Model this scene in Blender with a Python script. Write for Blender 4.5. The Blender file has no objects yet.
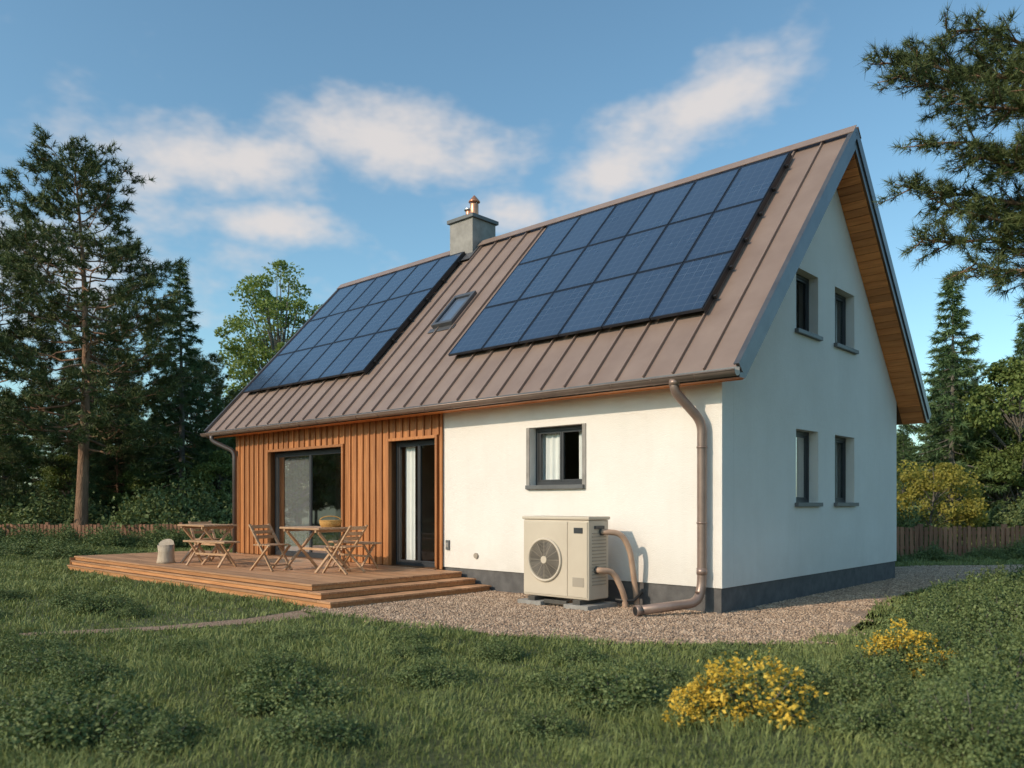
import bpy, bmesh, math, random
import numpy as np
from mathutils import Vector, Matrix
random.seed(7)
scene = bpy.context.scene
R = math.radians
D = bpy.data

# ------------------------------------------------------------------ materials
def new_mat(name):
    m = D.materials.new(name); m.use_nodes = True
    nt = m.node_tree; nt.nodes.clear()
    out = nt.nodes.new('ShaderNodeOutputMaterial')
    b = nt.nodes.new('ShaderNodeBsdfPrincipled')
    nt.links.new(b.outputs[0], out.inputs[0])
    return m, nt, b, out

def ramp(nt, fac, stops):
    r = nt.nodes.new('ShaderNodeValToRGB')
    e = r.color_ramp.elements
    while len(e) < len(stops): e.new(0.5)
    for i, (p, c) in enumerate(stops):
        e[i].position = p
        e[i].color = (c[0], c[1], c[2], 1) if hasattr(c, '__len__') else (c, c, c, 1)
    nt.links.new(fac, r.inputs[0])
    return r.outputs[0]

def noise(nt, scale, detail=4, rough=0.6, vec=None, coord='Object', stretch=None):
    n = nt.nodes.new('ShaderNodeTexNoise')
    n.inputs['Scale'].default_value = scale
    n.inputs['Detail'].default_value = detail
    n.inputs['Roughness'].default_value = rough
    if vec is None:
        tc = nt.nodes.new('ShaderNodeTexCoord'); vec = tc.outputs[coord]
    if stretch:
        mp = nt.nodes.new('ShaderNodeMapping'); mp.inputs['Scale'].default_value = stretch
        nt.links.new(vec, mp.inputs[0]); vec = mp.outputs[0]
    nt.links.new(vec, n.inputs['Vector'])
    return n.outputs['Fac']

def mixc(nt, fac, a, b, mode='MIX'):
    m = nt.nodes.new('ShaderNodeMix'); m.data_type = 'RGBA'; m.blend_type = mode
    for s, v in ((0, fac), (6, a), (7, b)):
        if hasattr(v, 'is_output'): nt.links.new(v, m.inputs[s])
        elif s == 0: m.inputs[0].default_value = v
        else: m.inputs[s].default_value = (v[0], v[1], v[2], 1)
    return m.outputs[2]

def math_(nt, op, a, b=None, c=None):
    m = nt.nodes.new('ShaderNodeMath'); m.operation = op
    for i, v in enumerate((a, b, c)):
        if v is None: continue
        if hasattr(v, 'is_output'): nt.links.new(v, m.inputs[i])
        else: m.inputs[i].default_value = v
    return m.outputs[0]

def bump(nt, b, h, strength=0.3, dist=0.02):
    bp = nt.nodes.new('ShaderNodeBump')
    bp.inputs['Strength'].default_value = strength
    bp.inputs['Distance'].default_value = dist
    nt.links.new(h, bp.inputs['Height']); nt.links.new(bp.outputs[0], b.inputs['Normal'])

def simple(name, c1, c2, scale=5, rough=0.6, bs=0.1, bscale=60, bdist=0.01, metal=0.0, stretch=None, island=0.0, r2=None):
    m, nt, b, o = new_mat(name)
    f = noise(nt, scale, 3, stretch=stretch)
    col = ramp(nt, f, [(0.3, c1), (0.7, c2)])
    if island > 0:
        g = nt.nodes.new('ShaderNodeNewGeometry')
        v = math_(nt, 'MULTIPLY_ADD', g.outputs['Random Per Island'], island * 2, 1 - island)
        hv = nt.nodes.new('ShaderNodeHueSaturation')
        nt.links.new(v, hv.inputs['Value']); nt.links.new(col, hv.inputs['Color'])
        col = hv.outputs[0]
    nt.links.new(col, b.inputs['Base Color'])
    if r2 is not None:
        rr = nt.nodes.new('ShaderNodeMapRange')
        nt.links.new(noise(nt, scale * 2.3), rr.inputs[0]); rr.inputs[3].default_value = rough; rr.inputs[4].default_value = r2
        nt.links.new(rr.outputs[0], b.inputs['Roughness'])
    else:
        b.inputs['Roughness'].default_value = rough
    b.inputs['Metallic'].default_value = metal
    if bs > 0:
        bump(nt, b, noise(nt, bscale, 2, stretch=stretch), bs, bdist)
    return m

def leafmat(name, dark, light, trans=0.25, clump=1.2, rough=0.55):
    m, nt, b, o = new_mat(name)
    g = nt.nodes.new('ShaderNodeNewGeometry')
    f1 = noise(nt, clump, 1)
    s = math_(nt, 'MULTIPLY', g.outputs['Random Per Island'], 0.6)
    s2 = math_(nt, 'MULTIPLY_ADD', f1, 0.9, -0.15)
    s = math_(nt, 'ADD', s, s2)
    col = ramp(nt, s, [(0.15, dark), (0.95, light)])
    nt.links.new(col, b.inputs['Base Color'])
    b.inputs['Roughness'].default_value = rough
    b.inputs['Specular IOR Level'].default_value = 0.25
    if trans > 0:
        tr = nt.nodes.new('ShaderNodeBsdfTranslucent')
        nt.links.new(mixc(nt, 0.5, col, (light[0] * 1.3, light[1] * 1.25, light[2] * 0.6)), tr.inputs[0])
        mx = nt.nodes.new('ShaderNodeMixShader'); mx.inputs[0].default_value = trans
        nt.links.new(b.outputs[0], mx.inputs[1]); nt.links.new(tr.outputs[0], mx.inputs[2])
        nt.links.new(mx.outputs[0], o.inputs[0])
    return m

def stucco():
    m, nt, b, o = new_mat('white_stucco')
    tc = nt.nodes.new('ShaderNodeTexCoord')
    f = noise(nt, 0.9, 4, 0.6)
    col = ramp(nt, f, [(0.3, (0.76, 0.725, 0.68)), (0.7, (0.83, 0.80, 0.76))])
    st = noise(nt, 2.0, 3, 0.65, stretch=(2.5, 2.5, 0.25))
    col = mixc(nt, ramp(nt, st, [(0.5, 0.0), (0.85, 0.14)]), col, (0.58, 0.54, 0.49))
    sx = nt.nodes.new('ShaderNodeSeparateXYZ'); nt.links.new(tc.outputs['Object'], sx.inputs[0])
    low = nt.nodes.new('ShaderNodeMapRange'); nt.links.new(sx.outputs[2], low.inputs[0])
    low.inputs[1].default_value = 0.3; low.inputs[2].default_value = 0.9; low.inputs[3].default_value = 0.4; low.inputs[4].default_value = 0.0
    dirt = math_(nt, 'MULTIPLY', low.outputs[0], noise(nt, 4, 4))
    col = mixc(nt, dirt, col, (0.42, 0.37, 0.31))
    nt.links.new(col, b.inputs['Base Color']); b.inputs['Roughness'].default_value = 0.95
    h = math_(nt, 'ADD', noise(nt, 90, 1), math_(nt, 'MULTIPLY', noise(nt, 14, 3), 0.8))
    bump(nt, b, h, 0.45, 0.015)
    return m

def panelmat():
    m, nt, b, o = new_mat('solar_cells')
    uv = nt.nodes.new('ShaderNodeTexCoord'); sx = nt.nodes.new('ShaderNodeSeparateXYZ')
    nt.links.new(uv.outputs['UV'], sx.inputs[0])
    def line(v, n, w):
        f = math_(nt, 'FRACT', math_(nt, 'MULTIPLY', v, n))
        a = math_(nt, 'ABSOLUTE', math_(nt, 'SUBTRACT', f, 0.5))
        return math_(nt, 'GREATER_THAN', a, 0.5 - w)
    l = math_(nt, 'MAXIMUM', line(sx.outputs[0], 5, 0.022), line(sx.outputs[1], 8, 0.022))
    l2 = math_(nt, 'MULTIPLY', line(sx.outputs[0], 20, 0.03), 0.35)
    l = math_(nt, 'MAXIMUM', l, l2)
    g = nt.nodes.new('ShaderNodeNewGeometry')
    base = mixc(nt, g.outputs['Random Per Island'], (0.026, 0.046, 0.090), (0.036, 0.064, 0.120))
    col = mixc(nt, math_(nt, 'MULTIPLY', l, 0.6), base, (0.15, 0.19, 0.26))
    nt.links.new(col, b.inputs['Base Color'])
    rr = nt.nodes.new('ShaderNodeMapRange'); nt.links.new(noise(nt, 1.5, 3), rr.inputs[0])
    rr.inputs[3].default_value = 0.2; rr.inputs[4].default_value = 0.38
    nt.links.new(rr.outputs[0], b.inputs['Roughness'])
    b.inputs['Coat Weight'].default_value = 0.8; b.inputs['Coat Roughness'].default_value = 0.1
    return m

def glassmat():
    m, nt, b, o = new_mat('window_glass')
    nt.nodes.remove(b)
    t = nt.nodes.new('ShaderNodeBsdfTransparent'); t.inputs[0].default_value = (0.93, 0.96, 0.96, 1)
    g = nt.nodes.new('ShaderNodeBsdfGlossy'); g.inputs['Roughness'].default_value = 0.02
    lw = nt.nodes.new('ShaderNodeLayerWeight'); lw.inputs[0].default_value = 0.18
    k = math_(nt, 'MULTIPLY_ADD', lw.outputs['Fresnel'], 0.8, 0.03)
    mx = nt.nodes.new('ShaderNodeMixShader'); nt.links.new(k, mx.inputs[0])
    nt.links.new(t.outputs[0], mx.inputs[1]); nt.links.new(g.outputs[0], mx.inputs[2])
    nt.links.new(mx.outputs[0], o.inputs[0])
    return m

def gravelmat(name, tint=1.0):
    m, nt, b, o = new_mat(name)
    tc = nt.nodes.new('ShaderNodeTexCoord')
    v = nt.nodes.new('ShaderNodeTexVoronoi'); v.inputs['Scale'].default_value = 55
    nt.links.new(tc.outputs['Object'], v.inputs['Vector'])
    sc = nt.nodes.new('ShaderNodeSeparateColor'); nt.links.new(v.outputs['Color'], sc.inputs[0])
    t = lambda c: tuple(q * tint for q in c)
    col = ramp(nt, sc.outputs[0], [(0.0, t((0.27, 0.165, 0.105))), (0.5, t((0.42, 0.28, 0.19))), (1.0, t((0.53, 0.395, 0.29)))])
    col = mixc(nt, ramp(nt, noise(nt, 1.2, 4), [(0.35, 0.0), (0.7, 0.45)]), col, t((0.24, 0.15, 0.09)))
    nt.links.new(col, b.inputs['Base Color']); b.inputs['Roughness'].default_value = 0.9
    bump(nt, b, math_(nt, 'SUBTRACT', 1.0, v.outputs['Distance']), 0.8, 0.012)
    return m

def groundmat():
    m, nt, b, o = new_mat('lawn_soil')
    f = noise(nt, 0.35, 3, 0.7); f2 = noise(nt, 25, 2, 0.7)
    c = ramp(nt, f, [(0.3, (0.070, 0.086, 0.030)), (0.7, (0.11, 0.125, 0.045))])
    c = mixc(nt, ramp(nt, f2, [(0.4, 0.0), (0.7, 0.6)]), c, (0.05, 0.05, 0.02))
    nt.links.new(c, b.inputs['Base Color']); b.inputs['Roughness'].default_value = 1.0
    return m

M = {}
M['stucco'] = stucco()
M['plinth'] = simple('plinth_render', (0.085, 0.082, 0.082), (0.135, 0.13, 0.128), 6, 0.9, 0.4, 120)
M['roof'] = simple('roof_metal', (0.265, 0.187, 0.153), (0.33, 0.24, 0.198), 1.6, 0.42, 0.05, 6, 0.02, metal=0.25, r2=0.55)
M['seam'] = simple('roof_seam_metal', (0.29, 0.208, 0.172), (0.35, 0.255, 0.21), 3, 0.42, 0, metal=0.25)
M['flash'] = simple('verge_flashing', (0.11, 0.112, 0.122), (0.15, 0.152, 0.162), 3, 0.4, 0.03, 20, metal=0.5)
M['gutter'] = simple('gutter_metal', (0.25, 0.178, 0.148), (0.33, 0.24, 0.20), 5, 0.38, 0.05, 30, metal=0.4)
M['gutter_dark'] = simple('downpipe_dark', (0.10, 0.085, 0.08), (0.14, 0.12, 0.115), 5, 0.4, 0, metal=0.4)
M['clad'] = simple('wood_cladding', (0.30, 0.112, 0.034), (0.49, 0.208, 0.074), 3.0, 0.55, 0.25, 14, 0.006, stretch=(9, 9, 0.5), island=0.25)
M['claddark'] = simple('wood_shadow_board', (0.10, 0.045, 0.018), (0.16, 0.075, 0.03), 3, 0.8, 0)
M['soffit'] = simple('wood_soffit', (0.52, 0.165, 0.040), (0.72, 0.27, 0.078), 3.0, 0.5, 0.2, 14, 0.006, stretch=(0.8, 8, 8), island=0.25)
M['deck'] = simple('deck_wood', (0.35, 0.178, 0.088), (0.53, 0.30, 0.16), 3.0, 0.6, 0.3, 14, 0.006, stretch=(0.6, 9, 9), island=0.2)
M['deckside'] = simple('deck_fascia_wood', (0.40, 0.178, 0.068), (0.57, 0.28, 0.12), 3.0, 0.6, 0.3, 14, 0.006, stretch=(0.6, 9, 9), island=0.25)
M['furn'] = simple('furniture_wood', (0.40, 0.235, 0.13), (0.56, 0.36, 0.215), 4.0, 0.5, 0.1, 30, 0.004, stretch=(2, 2, 6), island=0.15)
M['frame'] = simple('window_frame', (0.028, 0.031, 0.036), (0.04, 0.044, 0.05), 4, 0.45, 0)
M['sill'] = simple('window_sill', (0.10, 0.105, 0.11), (0.14, 0.145, 0.15), 4, 0.5, 0)
M['glass'] = glassmat()
M['panel'] = panelmat()
M['pframe'] = simple('panel_frame', (0.045, 0.055, 0.075), (0.06, 0.07, 0.09), 4, 0.35, 0, metal=0.6)
M['black'] = simple('black_metal', (0.012, 0.012, 0.013), (0.02, 0.02, 0.022), 4, 0.5, 0)
M['chim'] = simple('chimney_render', (0.24, 0.225, 0.21), (0.34, 0.32, 0.30), 5, 0.9, 0.3, 50)
M['copper'] = simple('copper_flue', (0.55, 0.24, 0.13), (0.68, 0.35, 0.22), 8, 0.35, 0, metal=0.6)
M['steel'] = simple('steel_flue', (0.5, 0.5, 0.5), (0.62, 0.62, 0.62), 8, 0.3, 0, metal=0.9)
M['hp'] = simple('heat_pump_paint', (0.54, 0.465, 0.37), (0.60, 0.525, 0.425), 2, 0.42, 0.02, 200, r2=0.5)
M['hp2'] = simple('heat_pump_grille', (0.33, 0.285, 0.23), (0.38, 0.33, 0.27), 4, 0.5, 0)
M['fan'] = simple('fan_dark', (0.06, 0.056, 0.05), (0.10, 0.092, 0.082), 4, 0.5, 0)
M['concrete'] = simple('concrete', (0.25, 0.235, 0.215), (0.36, 0.345, 0.32), 9, 0.9, 0.3, 80)
M['pipe'] = simple('pipe_insulation', (0.40, 0.26, 0.185), (0.50, 0.345, 0.25), 6, 0.5, 0.05, 60)
M['curtain'] = simple('curtain_cloth', (0.80, 0.79, 0.77), (0.86, 0.85, 0.83), 4, 0.9, 0)
M['intwall'] = simple('interior_wall', (0.42, 0.33, 0.25), (0.50, 0.40, 0.31), 2, 0.9, 0)
M['intfloor'] = simple('interior_floor', (0.18, 0.10, 0.06), (0.28, 0.17, 0.1), 3, 0.5, 0, stretch=(1, 8, 1))
M['fence'] = simple('fence_wood', (0.22, 0.105, 0.06), (0.34, 0.18, 0.11), 3, 0.85, 0.3, 20, stretch=(6, 6, 0.6), island=0.3)
M['stump'] = simple('stump_wood', (0.42, 0.33, 0.24), (0.56, 0.46, 0.35), 6, 0.8, 0.4, 20, stretch=(4, 4, 0.6))
M['wicker'] = simple('wicker', (0.38, 0.19, 0.05), (0.60, 0.35, 0.11), 40, 0.8, 0.6, 60, island=0.2)
M['cushion'] = simple('cushion_cloth', (0.5, 0.36, 0.2), (0.58, 0.43, 0.26), 10, 0.9, 0.1, 200)
M['gravel'] = gravelmat('gravel')
M['path'] = gravelmat('path_soil', .8)
M['pebble'] = simple('pebble_stone', (0.36, 0.245, 0.165), (0.48, 0.36, 0.265), 3, 0.85, 0, island=0.5)
M['ground'] = groundmat()
M['bark'] = simple('pine_bark', (0.16, 0.09, 0.055), (0.34, 0.20, 0.125), 3, 0.95, 0.8, 8, 0.05, stretch=(3, 3, 0.8))
M['bark2'] = simple('grey_bark', (0.10, 0.09, 0.075), (0.24, 0.22, 0.19), 3, 0.95, 0.7, 8, 0.04, stretch=(3, 3, 0.8))
M['pine'] = leafmat('pine_needles', (0.034, 0.055, 0.020), (0.145, 0.175, 0.060), 0, 0.7)
M['spruce'] = leafmat('spruce_needles', (0.032, 0.068, 0.028), (0.125, 0.19, 0.07), 0, 0.8)
M['leaf'] = leafmat('broad_leaves', (0.055, 0.090, 0.024), (0.20, 0.25, 0.07), 0.25, 0.6)
M['birch'] = leafmat('birch_leaves', (0.10, 0.155, 0.04), (0.27, 0.34, 0.10), 0.35, 0.8)
M['shrub'] = leafmat('shrub_leaves', (0.062, 0.098, 0.034), (0.21, 0.26, 0.10), 0.15, 3)
M['yleaf'] = leafmat('yellow_green_leaves', (0.16, 0.15, 0.03), (0.42, 0.38, 0.08), 0.3, 1.5)
M['flower'] = leafmat('yellow_petals', (0.58, 0.36, 0.03), (0.82, 0.58, 0.10), 0.2, 6)
M['grass'] = leafmat('grass_blades', (0.095, 0.130, 0.042), (0.27, 0.31, 0.11), 0.12, 0.7)

# ------------------------------------------------------------------ geometry helpers
def link(o, parent=None):
    scene.collection.objects.link(o)
    if parent is not None: o.parent = parent
    return o

def empty(name, loc=(0, 0, 0), rz=0.0):
    o = D.objects.new(name, None); o.empty_display_size = 0.3
    o.location = loc; o.rotation_euler = (0, 0, rz)
    return link(o)

class MB:
    def __init__(s): s.v = []; s.f = []; s.m = []; s.sm = []; s.mats = []; s.uv = {}
    def mi(s, mat):
        if mat not in s.mats: s.mats.append(mat)
        return s.mats.index(mat)
    def face(s, idx, mat, smooth=False):
        s.f.append(idx); s.m.append(s.mi(mat)); s.sm.append(smooth)
    def hexa(s, p, mat):
        b = len(s.v); s.v += [tuple(q) for q in p]
        for q in ((0, 3, 2, 1), (4, 5, 6, 7), (0, 1, 5, 4), (1, 2, 6, 5), (2, 3, 7, 6), (3, 0, 4, 7)):
            s.face([b + i for i in q], mat)
    def quad(s, p, mat):
        b = len(s.v); s.v += [tuple(q) for q in p]; s.face([b, b + 1, b + 2, b + 3], mat)
    def box(s, x0, x1, y0, y1, z0, z1, mat, mp=None, rot=None):
        P = [(x0, y0, z0), (x1, y0, z0), (x1, y1, z0), (x0, y1, z0), (x0, y0, z1), (x1, y0, z1), (x1, y1, z1), (x0, y1, z1)]
        if mp: P = [mp(*q) for q in P]
        s.hexa(P, mat)
    def bar(s, a, b, w, h, mat, up=(0, 0, 1)):
        a = Vector(a); b = Vector(b); d = (b - a).normalized(); u = Vector(up)
        x = d.cross(u)
        if x.length < 1e-3: x = Vector((1, 0, 0))
        x.normalize(); y = x.cross(d)
        P = []
        for c in (a, b):
            for sx, sy in ((-1, -1), (1, -1), (1, 1), (-1, 1)):
                P.append(c + x * (w / 2 * sx) + y * (h / 2 * sy))
        s.hexa(P, mat)
    def tube(s, pts, r, mat, seg=14, cap=True):
        pts = [Vector(p) for p in pts]; n = len(pts)
        rr = r if hasattr(r, '__len__') else [r] * n
        base = len(s.v); prev = None
        for i, p in enumerate(pts):
            t = (pts[min(i + 1, n - 1)] - pts[max(i - 1, 0)]).normalized()
            if prev is None:
                x = t.orthogonal().normalized()
            else:
                x = (prev - t * prev.dot(t)).normalized()
            prev = x; y = t.cross(x)
            for k in range(seg):
                a = 2 * math.pi * k / seg
                s.v.append(tuple(p + (x * math.cos(a) + y * math.sin(a)) * rr[i]))
        for i in range(n - 1):
            for k in range(seg):
                k2 = (k + 1) % seg
                s.face([base + i * seg + k, base + i * seg + k2, base + (i + 1) * seg + k2, base + (i + 1) * seg + k], mat, True)
        if cap:
            s.face([base + k for k in range(seg)][::-1], mat)
            s.face([base + (n - 1) * seg + k for k in range(seg)], mat)
    def build(s, name, parent=None, bevel=0.0, loc=None, rz=None, link_it=True):
        me = D.meshes.new(name)
        me.from_pydata(s.v, [], s.f)
        for m in s.mats: me.materials.append(m)
        me.polygons.foreach_set('material_index', s.m)
        me.polygons.foreach_set('use_smooth', s.sm)
        bm = bmesh.new(); bm.from_mesh(me)
        bmesh.ops.recalc_face_normals(bm, faces=bm.faces)
        bm.to_mesh(me); bm.free(); me.update()
        o = D.objects.new(name, me)
        if loc is not None: o.location = loc
        if rz is not None: o.rotation_euler = (0, 0, rz)
        if link_it: link(o, parent)
        if bevel > 0:
            bv = o.modifiers.new('bevel', 'BEVEL'); bv.width = bevel; bv.segments = 2; bv.limit_method = 'ANGLE'
        return o

def round_path(pts, r=0.12, n=6):
    P = [Vector(p) for p in pts]; out = [P[0]]
    for i in range(1, len(P) - 1):
        a = (P[i - 1] - P[i]); b = (P[i + 1] - P[i])
        ra = min(r, a.length * 0.49); rb = min(r, b.length * 0.49)
        s = P[i] + a.normalized() * ra; e = P[i] + b.normalized() * rb
        for k in range(n + 1):
            t = k / n
            out.append(s * (1 - t) ** 2 + P[i] * 2 * t * (1 - t) + e * t * t)
    out.append(P[-1]); return out

def np_mesh(name, chunks, mats):
    vs = []; lv = []; lt = []; mi = []; sm = []; off = 0
    for V, Fs, m, smooth in chunks:
        V = np.asarray(V, dtype=np.float32)
        for F in Fs:
            F = np.asarray(F, dtype=np.int64)
            if len(F) == 0: continue
            lv.append((F + off).ravel()); lt.append(np.full(len(F), F.shape[1], dtype=np.int32))
            mi.append(np.full(len(F), m, dtype=np.int32)); sm.append(np.full(len(F), smooth, dtype=bool))
        vs.append(V); off += len(V)
    V = np.concatenate(vs); lv = np.concatenate(lv).astype(np.int32); lt = np.concatenate(lt)
    me = D.meshes.new(name)
    me.vertices.add(len(V)); me.vertices.foreach_set('co', V.ravel())
    me.loops.add(len(lv)); me.loops.foreach_set('vertex_index', lv)
    me.polygons.add(len(lt))
    me.polygons.foreach_set('loop_start', (np.cumsum(lt) - lt).astype(np.int32))
    me.polygons.foreach_set('material_index', np.concatenate(mi))
    me.polygons.foreach_set('use_smooth', np.concatenate(sm))
    me.update(calc_edges=True); me.validate()
    for m in mats: me.materials.append(m)
    return me

def unit(a): return a / np.maximum(np.linalg.norm(a, axis=-1, keepdims=True), 1e-9)

def tube_np(pts, rad, seg=8):
    pts = np.asarray(pts, float); n = len(pts)
    t = np.gradient(pts, axis=0); t = unit(t)
    ref = np.array([0.31, 0.95, 0.05]) if abs(t[0][2]) > 0.5 else np.array([0, 0, 1.0])
    x = unit(np.cross(t, ref)); y = np.cross(t, x)
    a = np.linspace(0, 2 * np.pi, seg, endpoint=False)
    V = pts[:, None] + (x[:, None] * np.cos(a)[None, :, None] + y[:, None] * np.sin(a)[None, :, None]) * np.asarray(rad)[:, None, None]
    V = V.reshape(-1, 3)
    i = np.arange(n - 1)[:, None] * seg; k = np.arange(seg)[None]; k2 = (k + 1) % seg
    F = np.stack([i + k, i + k2, i + seg + k2, i + seg + k], -1).reshape(-1, 4)
    return V, F

def needles(rng, pos, dirs, n, L, w, spread=0.9, along=0.08):
    p = np.repeat(pos, n, 0); d = np.repeat(dirs, n, 0)
    nd = unit(d * 0.7 + rng.normal(size=p.shape) * spread * 0.6)
    b = p + d * rng.uniform(-along, along, (len(p), 1))
    side = unit(np.cross(nd, rng.normal(size=p.shape)))
    l = L * rng.uniform(0.6, 1.15, (len(p), 1)); ww = w * rng.uniform(0.7, 1.2, (len(p), 1))
    V = np.stack([b - side * ww / 2, b + side * ww / 2, b + nd * l], 1).reshape(-1, 3)
    F = np.arange(len(p) * 3).reshape(-1, 3)
    return V, F

def leaves(rng, pos, size, nrm=None, flat=0.5):
    N = len(pos)
    n = rng.normal(size=(N, 3)); n[:, 2] += flat
    if nrm is not None: n += nrm
    n = unit(n)
    a = unit(np.cross(n, rng.normal(size=(N, 3)))); b = np.cross(n, a)
    s = size * rng.uniform(0.6, 1.3, (N, 1))
    V = np.stack([pos - a * s * .5, pos - b * s * .32 + n * s * .06, pos + a * s * .5, pos + b * s * .32 + n * s * .06], 1).reshape(-1, 3)
    F = np.arange(N * 4).reshape(-1, 4)
    return V, F

def gen_pine(name, h, seed, t0, prof, nb, L=0.22, w=0.026, nn=20, lean=0.3, r0=None, tuft=5):
    rng = np.random.default_rng(seed)
    ch = []; r0 = r0 or h * 0.017
    ts = np.linspace(0, 1, 16)
    ph = rng.uniform(0, 6, 2)
    tr = np.stack([lean * np.sin(ts * 3 + ph[0]) * ts, lean * np.sin(ts * 2.3 + ph[1]) * ts, ts * h], 1)
    V, F = tube_np(tr, r0 * (1 - ts * 0.93) * (1 + 0.35 * np.exp(-ts * 30)), 10); ch.append((V, [F], 0, True))
    P = []; Dr = []
    for i in range(nb):
        t = t0 + (1 - t0) * ((i + rng.uniform(0, .8)) / nb)
        st = np.array([np.interp(t, ts, tr[:, k]) for k in range(3)])
        az = i * 2.4 + rng.uniform(-.5, .5); ln = prof(t) * rng.uniform(.5, 1.15)
        el = R(-12 + 55 * ((t - t0) / (1 - t0)) ** 1.5) + rng.uniform(-.15, .2)
        o = np.array([math.cos(az), math.sin(az), 0])
        q = np.linspace(0, 1, 7)
        br = st + o * (q * ln * math.cos(el))[:, None] + np.array([0, 0, 1]) * (q * ln * math.sin(el) + 0.18 * ln * q ** 2.5 - 0.1 * ln * np.sin(q * 3.1))[:, None]
        br[1:] += rng.normal(size=(6, 3)) * ln * 0.025
        rb = max(0.012, r0 * 0.28 * (1 - t * .6)) * (1 - q * 0.85)
        V, F = tube_np(br, rb, 5); ch.append((V, [F], 0, True))
        ns = max(3, int(ln * 3.6))
        for j in range(ns):
            q0 = 0.42 + 0.58 * (j + rng.uniform()) / ns
            sp = np.array([np.interp(q0, q, br[:, k]) for k in range(3)])
            sd = (1 if j % 2 else -1) * rng.uniform(.5, 1.2)
            d = np.array([math.cos(az + sd), math.sin(az + sd), rng.uniform(-.05, .5)])
            sl = ln * (0.42 - 0.25 * q0) * rng.uniform(.6, 1.2) + .15
            e = sp + d * sl
            V, F = tube_np(np.stack([sp, (sp + e) / 2 + [0, 0, .03], e]), [rb[3] * .5, rb[3] * .35, .006], 4); ch.append((V, [F], 0, True))
            k = tuft + int(sl * 4)
            qq = rng.uniform(.45, 1.05, k)[:, None]
            pp = sp + (e - sp) * qq + rng.normal(size=(k, 3)) * np.array([.12, .12, .06]) * (L / .22)
            P.append(pp); dd = np.tile(d, (k, 1)) + rng.normal(size=(k, 3)) * .5 + [0, 0, .45]; Dr.append(unit(dd))
        k = 5
        P.append(br[-1] + rng.normal(size=(k, 3)) * .1); Dr.append(unit(np.tile(o, (k, 1)) + rng.normal(size=(k, 3)) * .4 + [0, 0, .5]))
    P = np.concatenate(P); Dr = np.concatenate(Dr)
    V, F = needles(rng, P, Dr, nn, L, w); ch.append((V, [F], 1, False))
    return np_mesh(name, ch, [M['bark'], M['pine']])

def gen_spruce(name, h, Rr, seed, dens=1.0):
    rng = np.random.default_rng(seed); ch = []
    ts = np.linspace(0, 1, 8); tr = np.stack([0.05 * np.sin(ts * 4), 0.05 * np.cos(ts * 3), ts * h], 1)
    V, F = tube_np(tr, h * 0.014 * (1 - ts * 0.95), 8); ch.append((V, [F], 0, True))
    P = []; Dr = []
    nb = int(h * 13 * dens)
    for i in range(nb):
        t = 0.05 + 0.945 * (i / nb) ** 0.92
        ln = Rr * ((1 - t) ** 0.85) * rng.uniform(.5, 1.2) + .12
        az = i * 2.399 + rng.uniform(-.4, .4)
        o = np.array([math.cos(az), math.sin(az), 0.])
        q = np.linspace(0, 1, 6)
        up = 0.5 * max(0, t - .55)
        br = np.array([0, 0, t * h]) + o * (q * ln)[:, None] + np.array([0, 0, 1]) * (ln * (-(0.38 - up) * q + 0.16 * q ** 3 + up * q))[:, None]
        V, F = tube_np(br, 0.018 * (1 - q * .8) * (1 + ln * .4), 4); ch.append((V, [F], 0, True))
        k = int(ln * 12) + 4
        qq = rng.uniform(.12, 1.0, k) ** .8
        pp = np.stack([np.interp(qq, q, br[:, c]) for c in range(3)], 1)
        side = np.array([-o[1], o[0], 0]); sgn = rng.choice([-1, 1], k)[:, None]
        off = rng.uniform(0, .28, (k, 1)) * ln * (1.05 - qq[:, None])
        dirs = unit(o * .8 + side * sgn * 1.0 + np.array([0, 0, -.35]) + rng.normal(size=(k, 3)) * .2)
        pp = pp + dirs * off
        P.append(pp); Dr.append(dirs)
    P.append(np.array([[0, 0, h * .985], [0, 0, h * .97]])); Dr.append(np.array([[0, 0, 1.], [0, 0, 1.]]))
    P = np.concatenate(P); Dr = np.concatenate(Dr)
    V, F = needles(rng, P, Dr, 11, 0.30, 0.045, .65, .1); ch.append((V, [F], 1, False))
    return np_mesh(name, ch, [M['bark2'], M['spruce']])

def smooth3(a, b, c):
    t = np.linspace(0, 1, 5)[:, None]
    return a * (1 - t) ** 2 + 2 * b * t * (1 - t) + c * t * t

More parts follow.
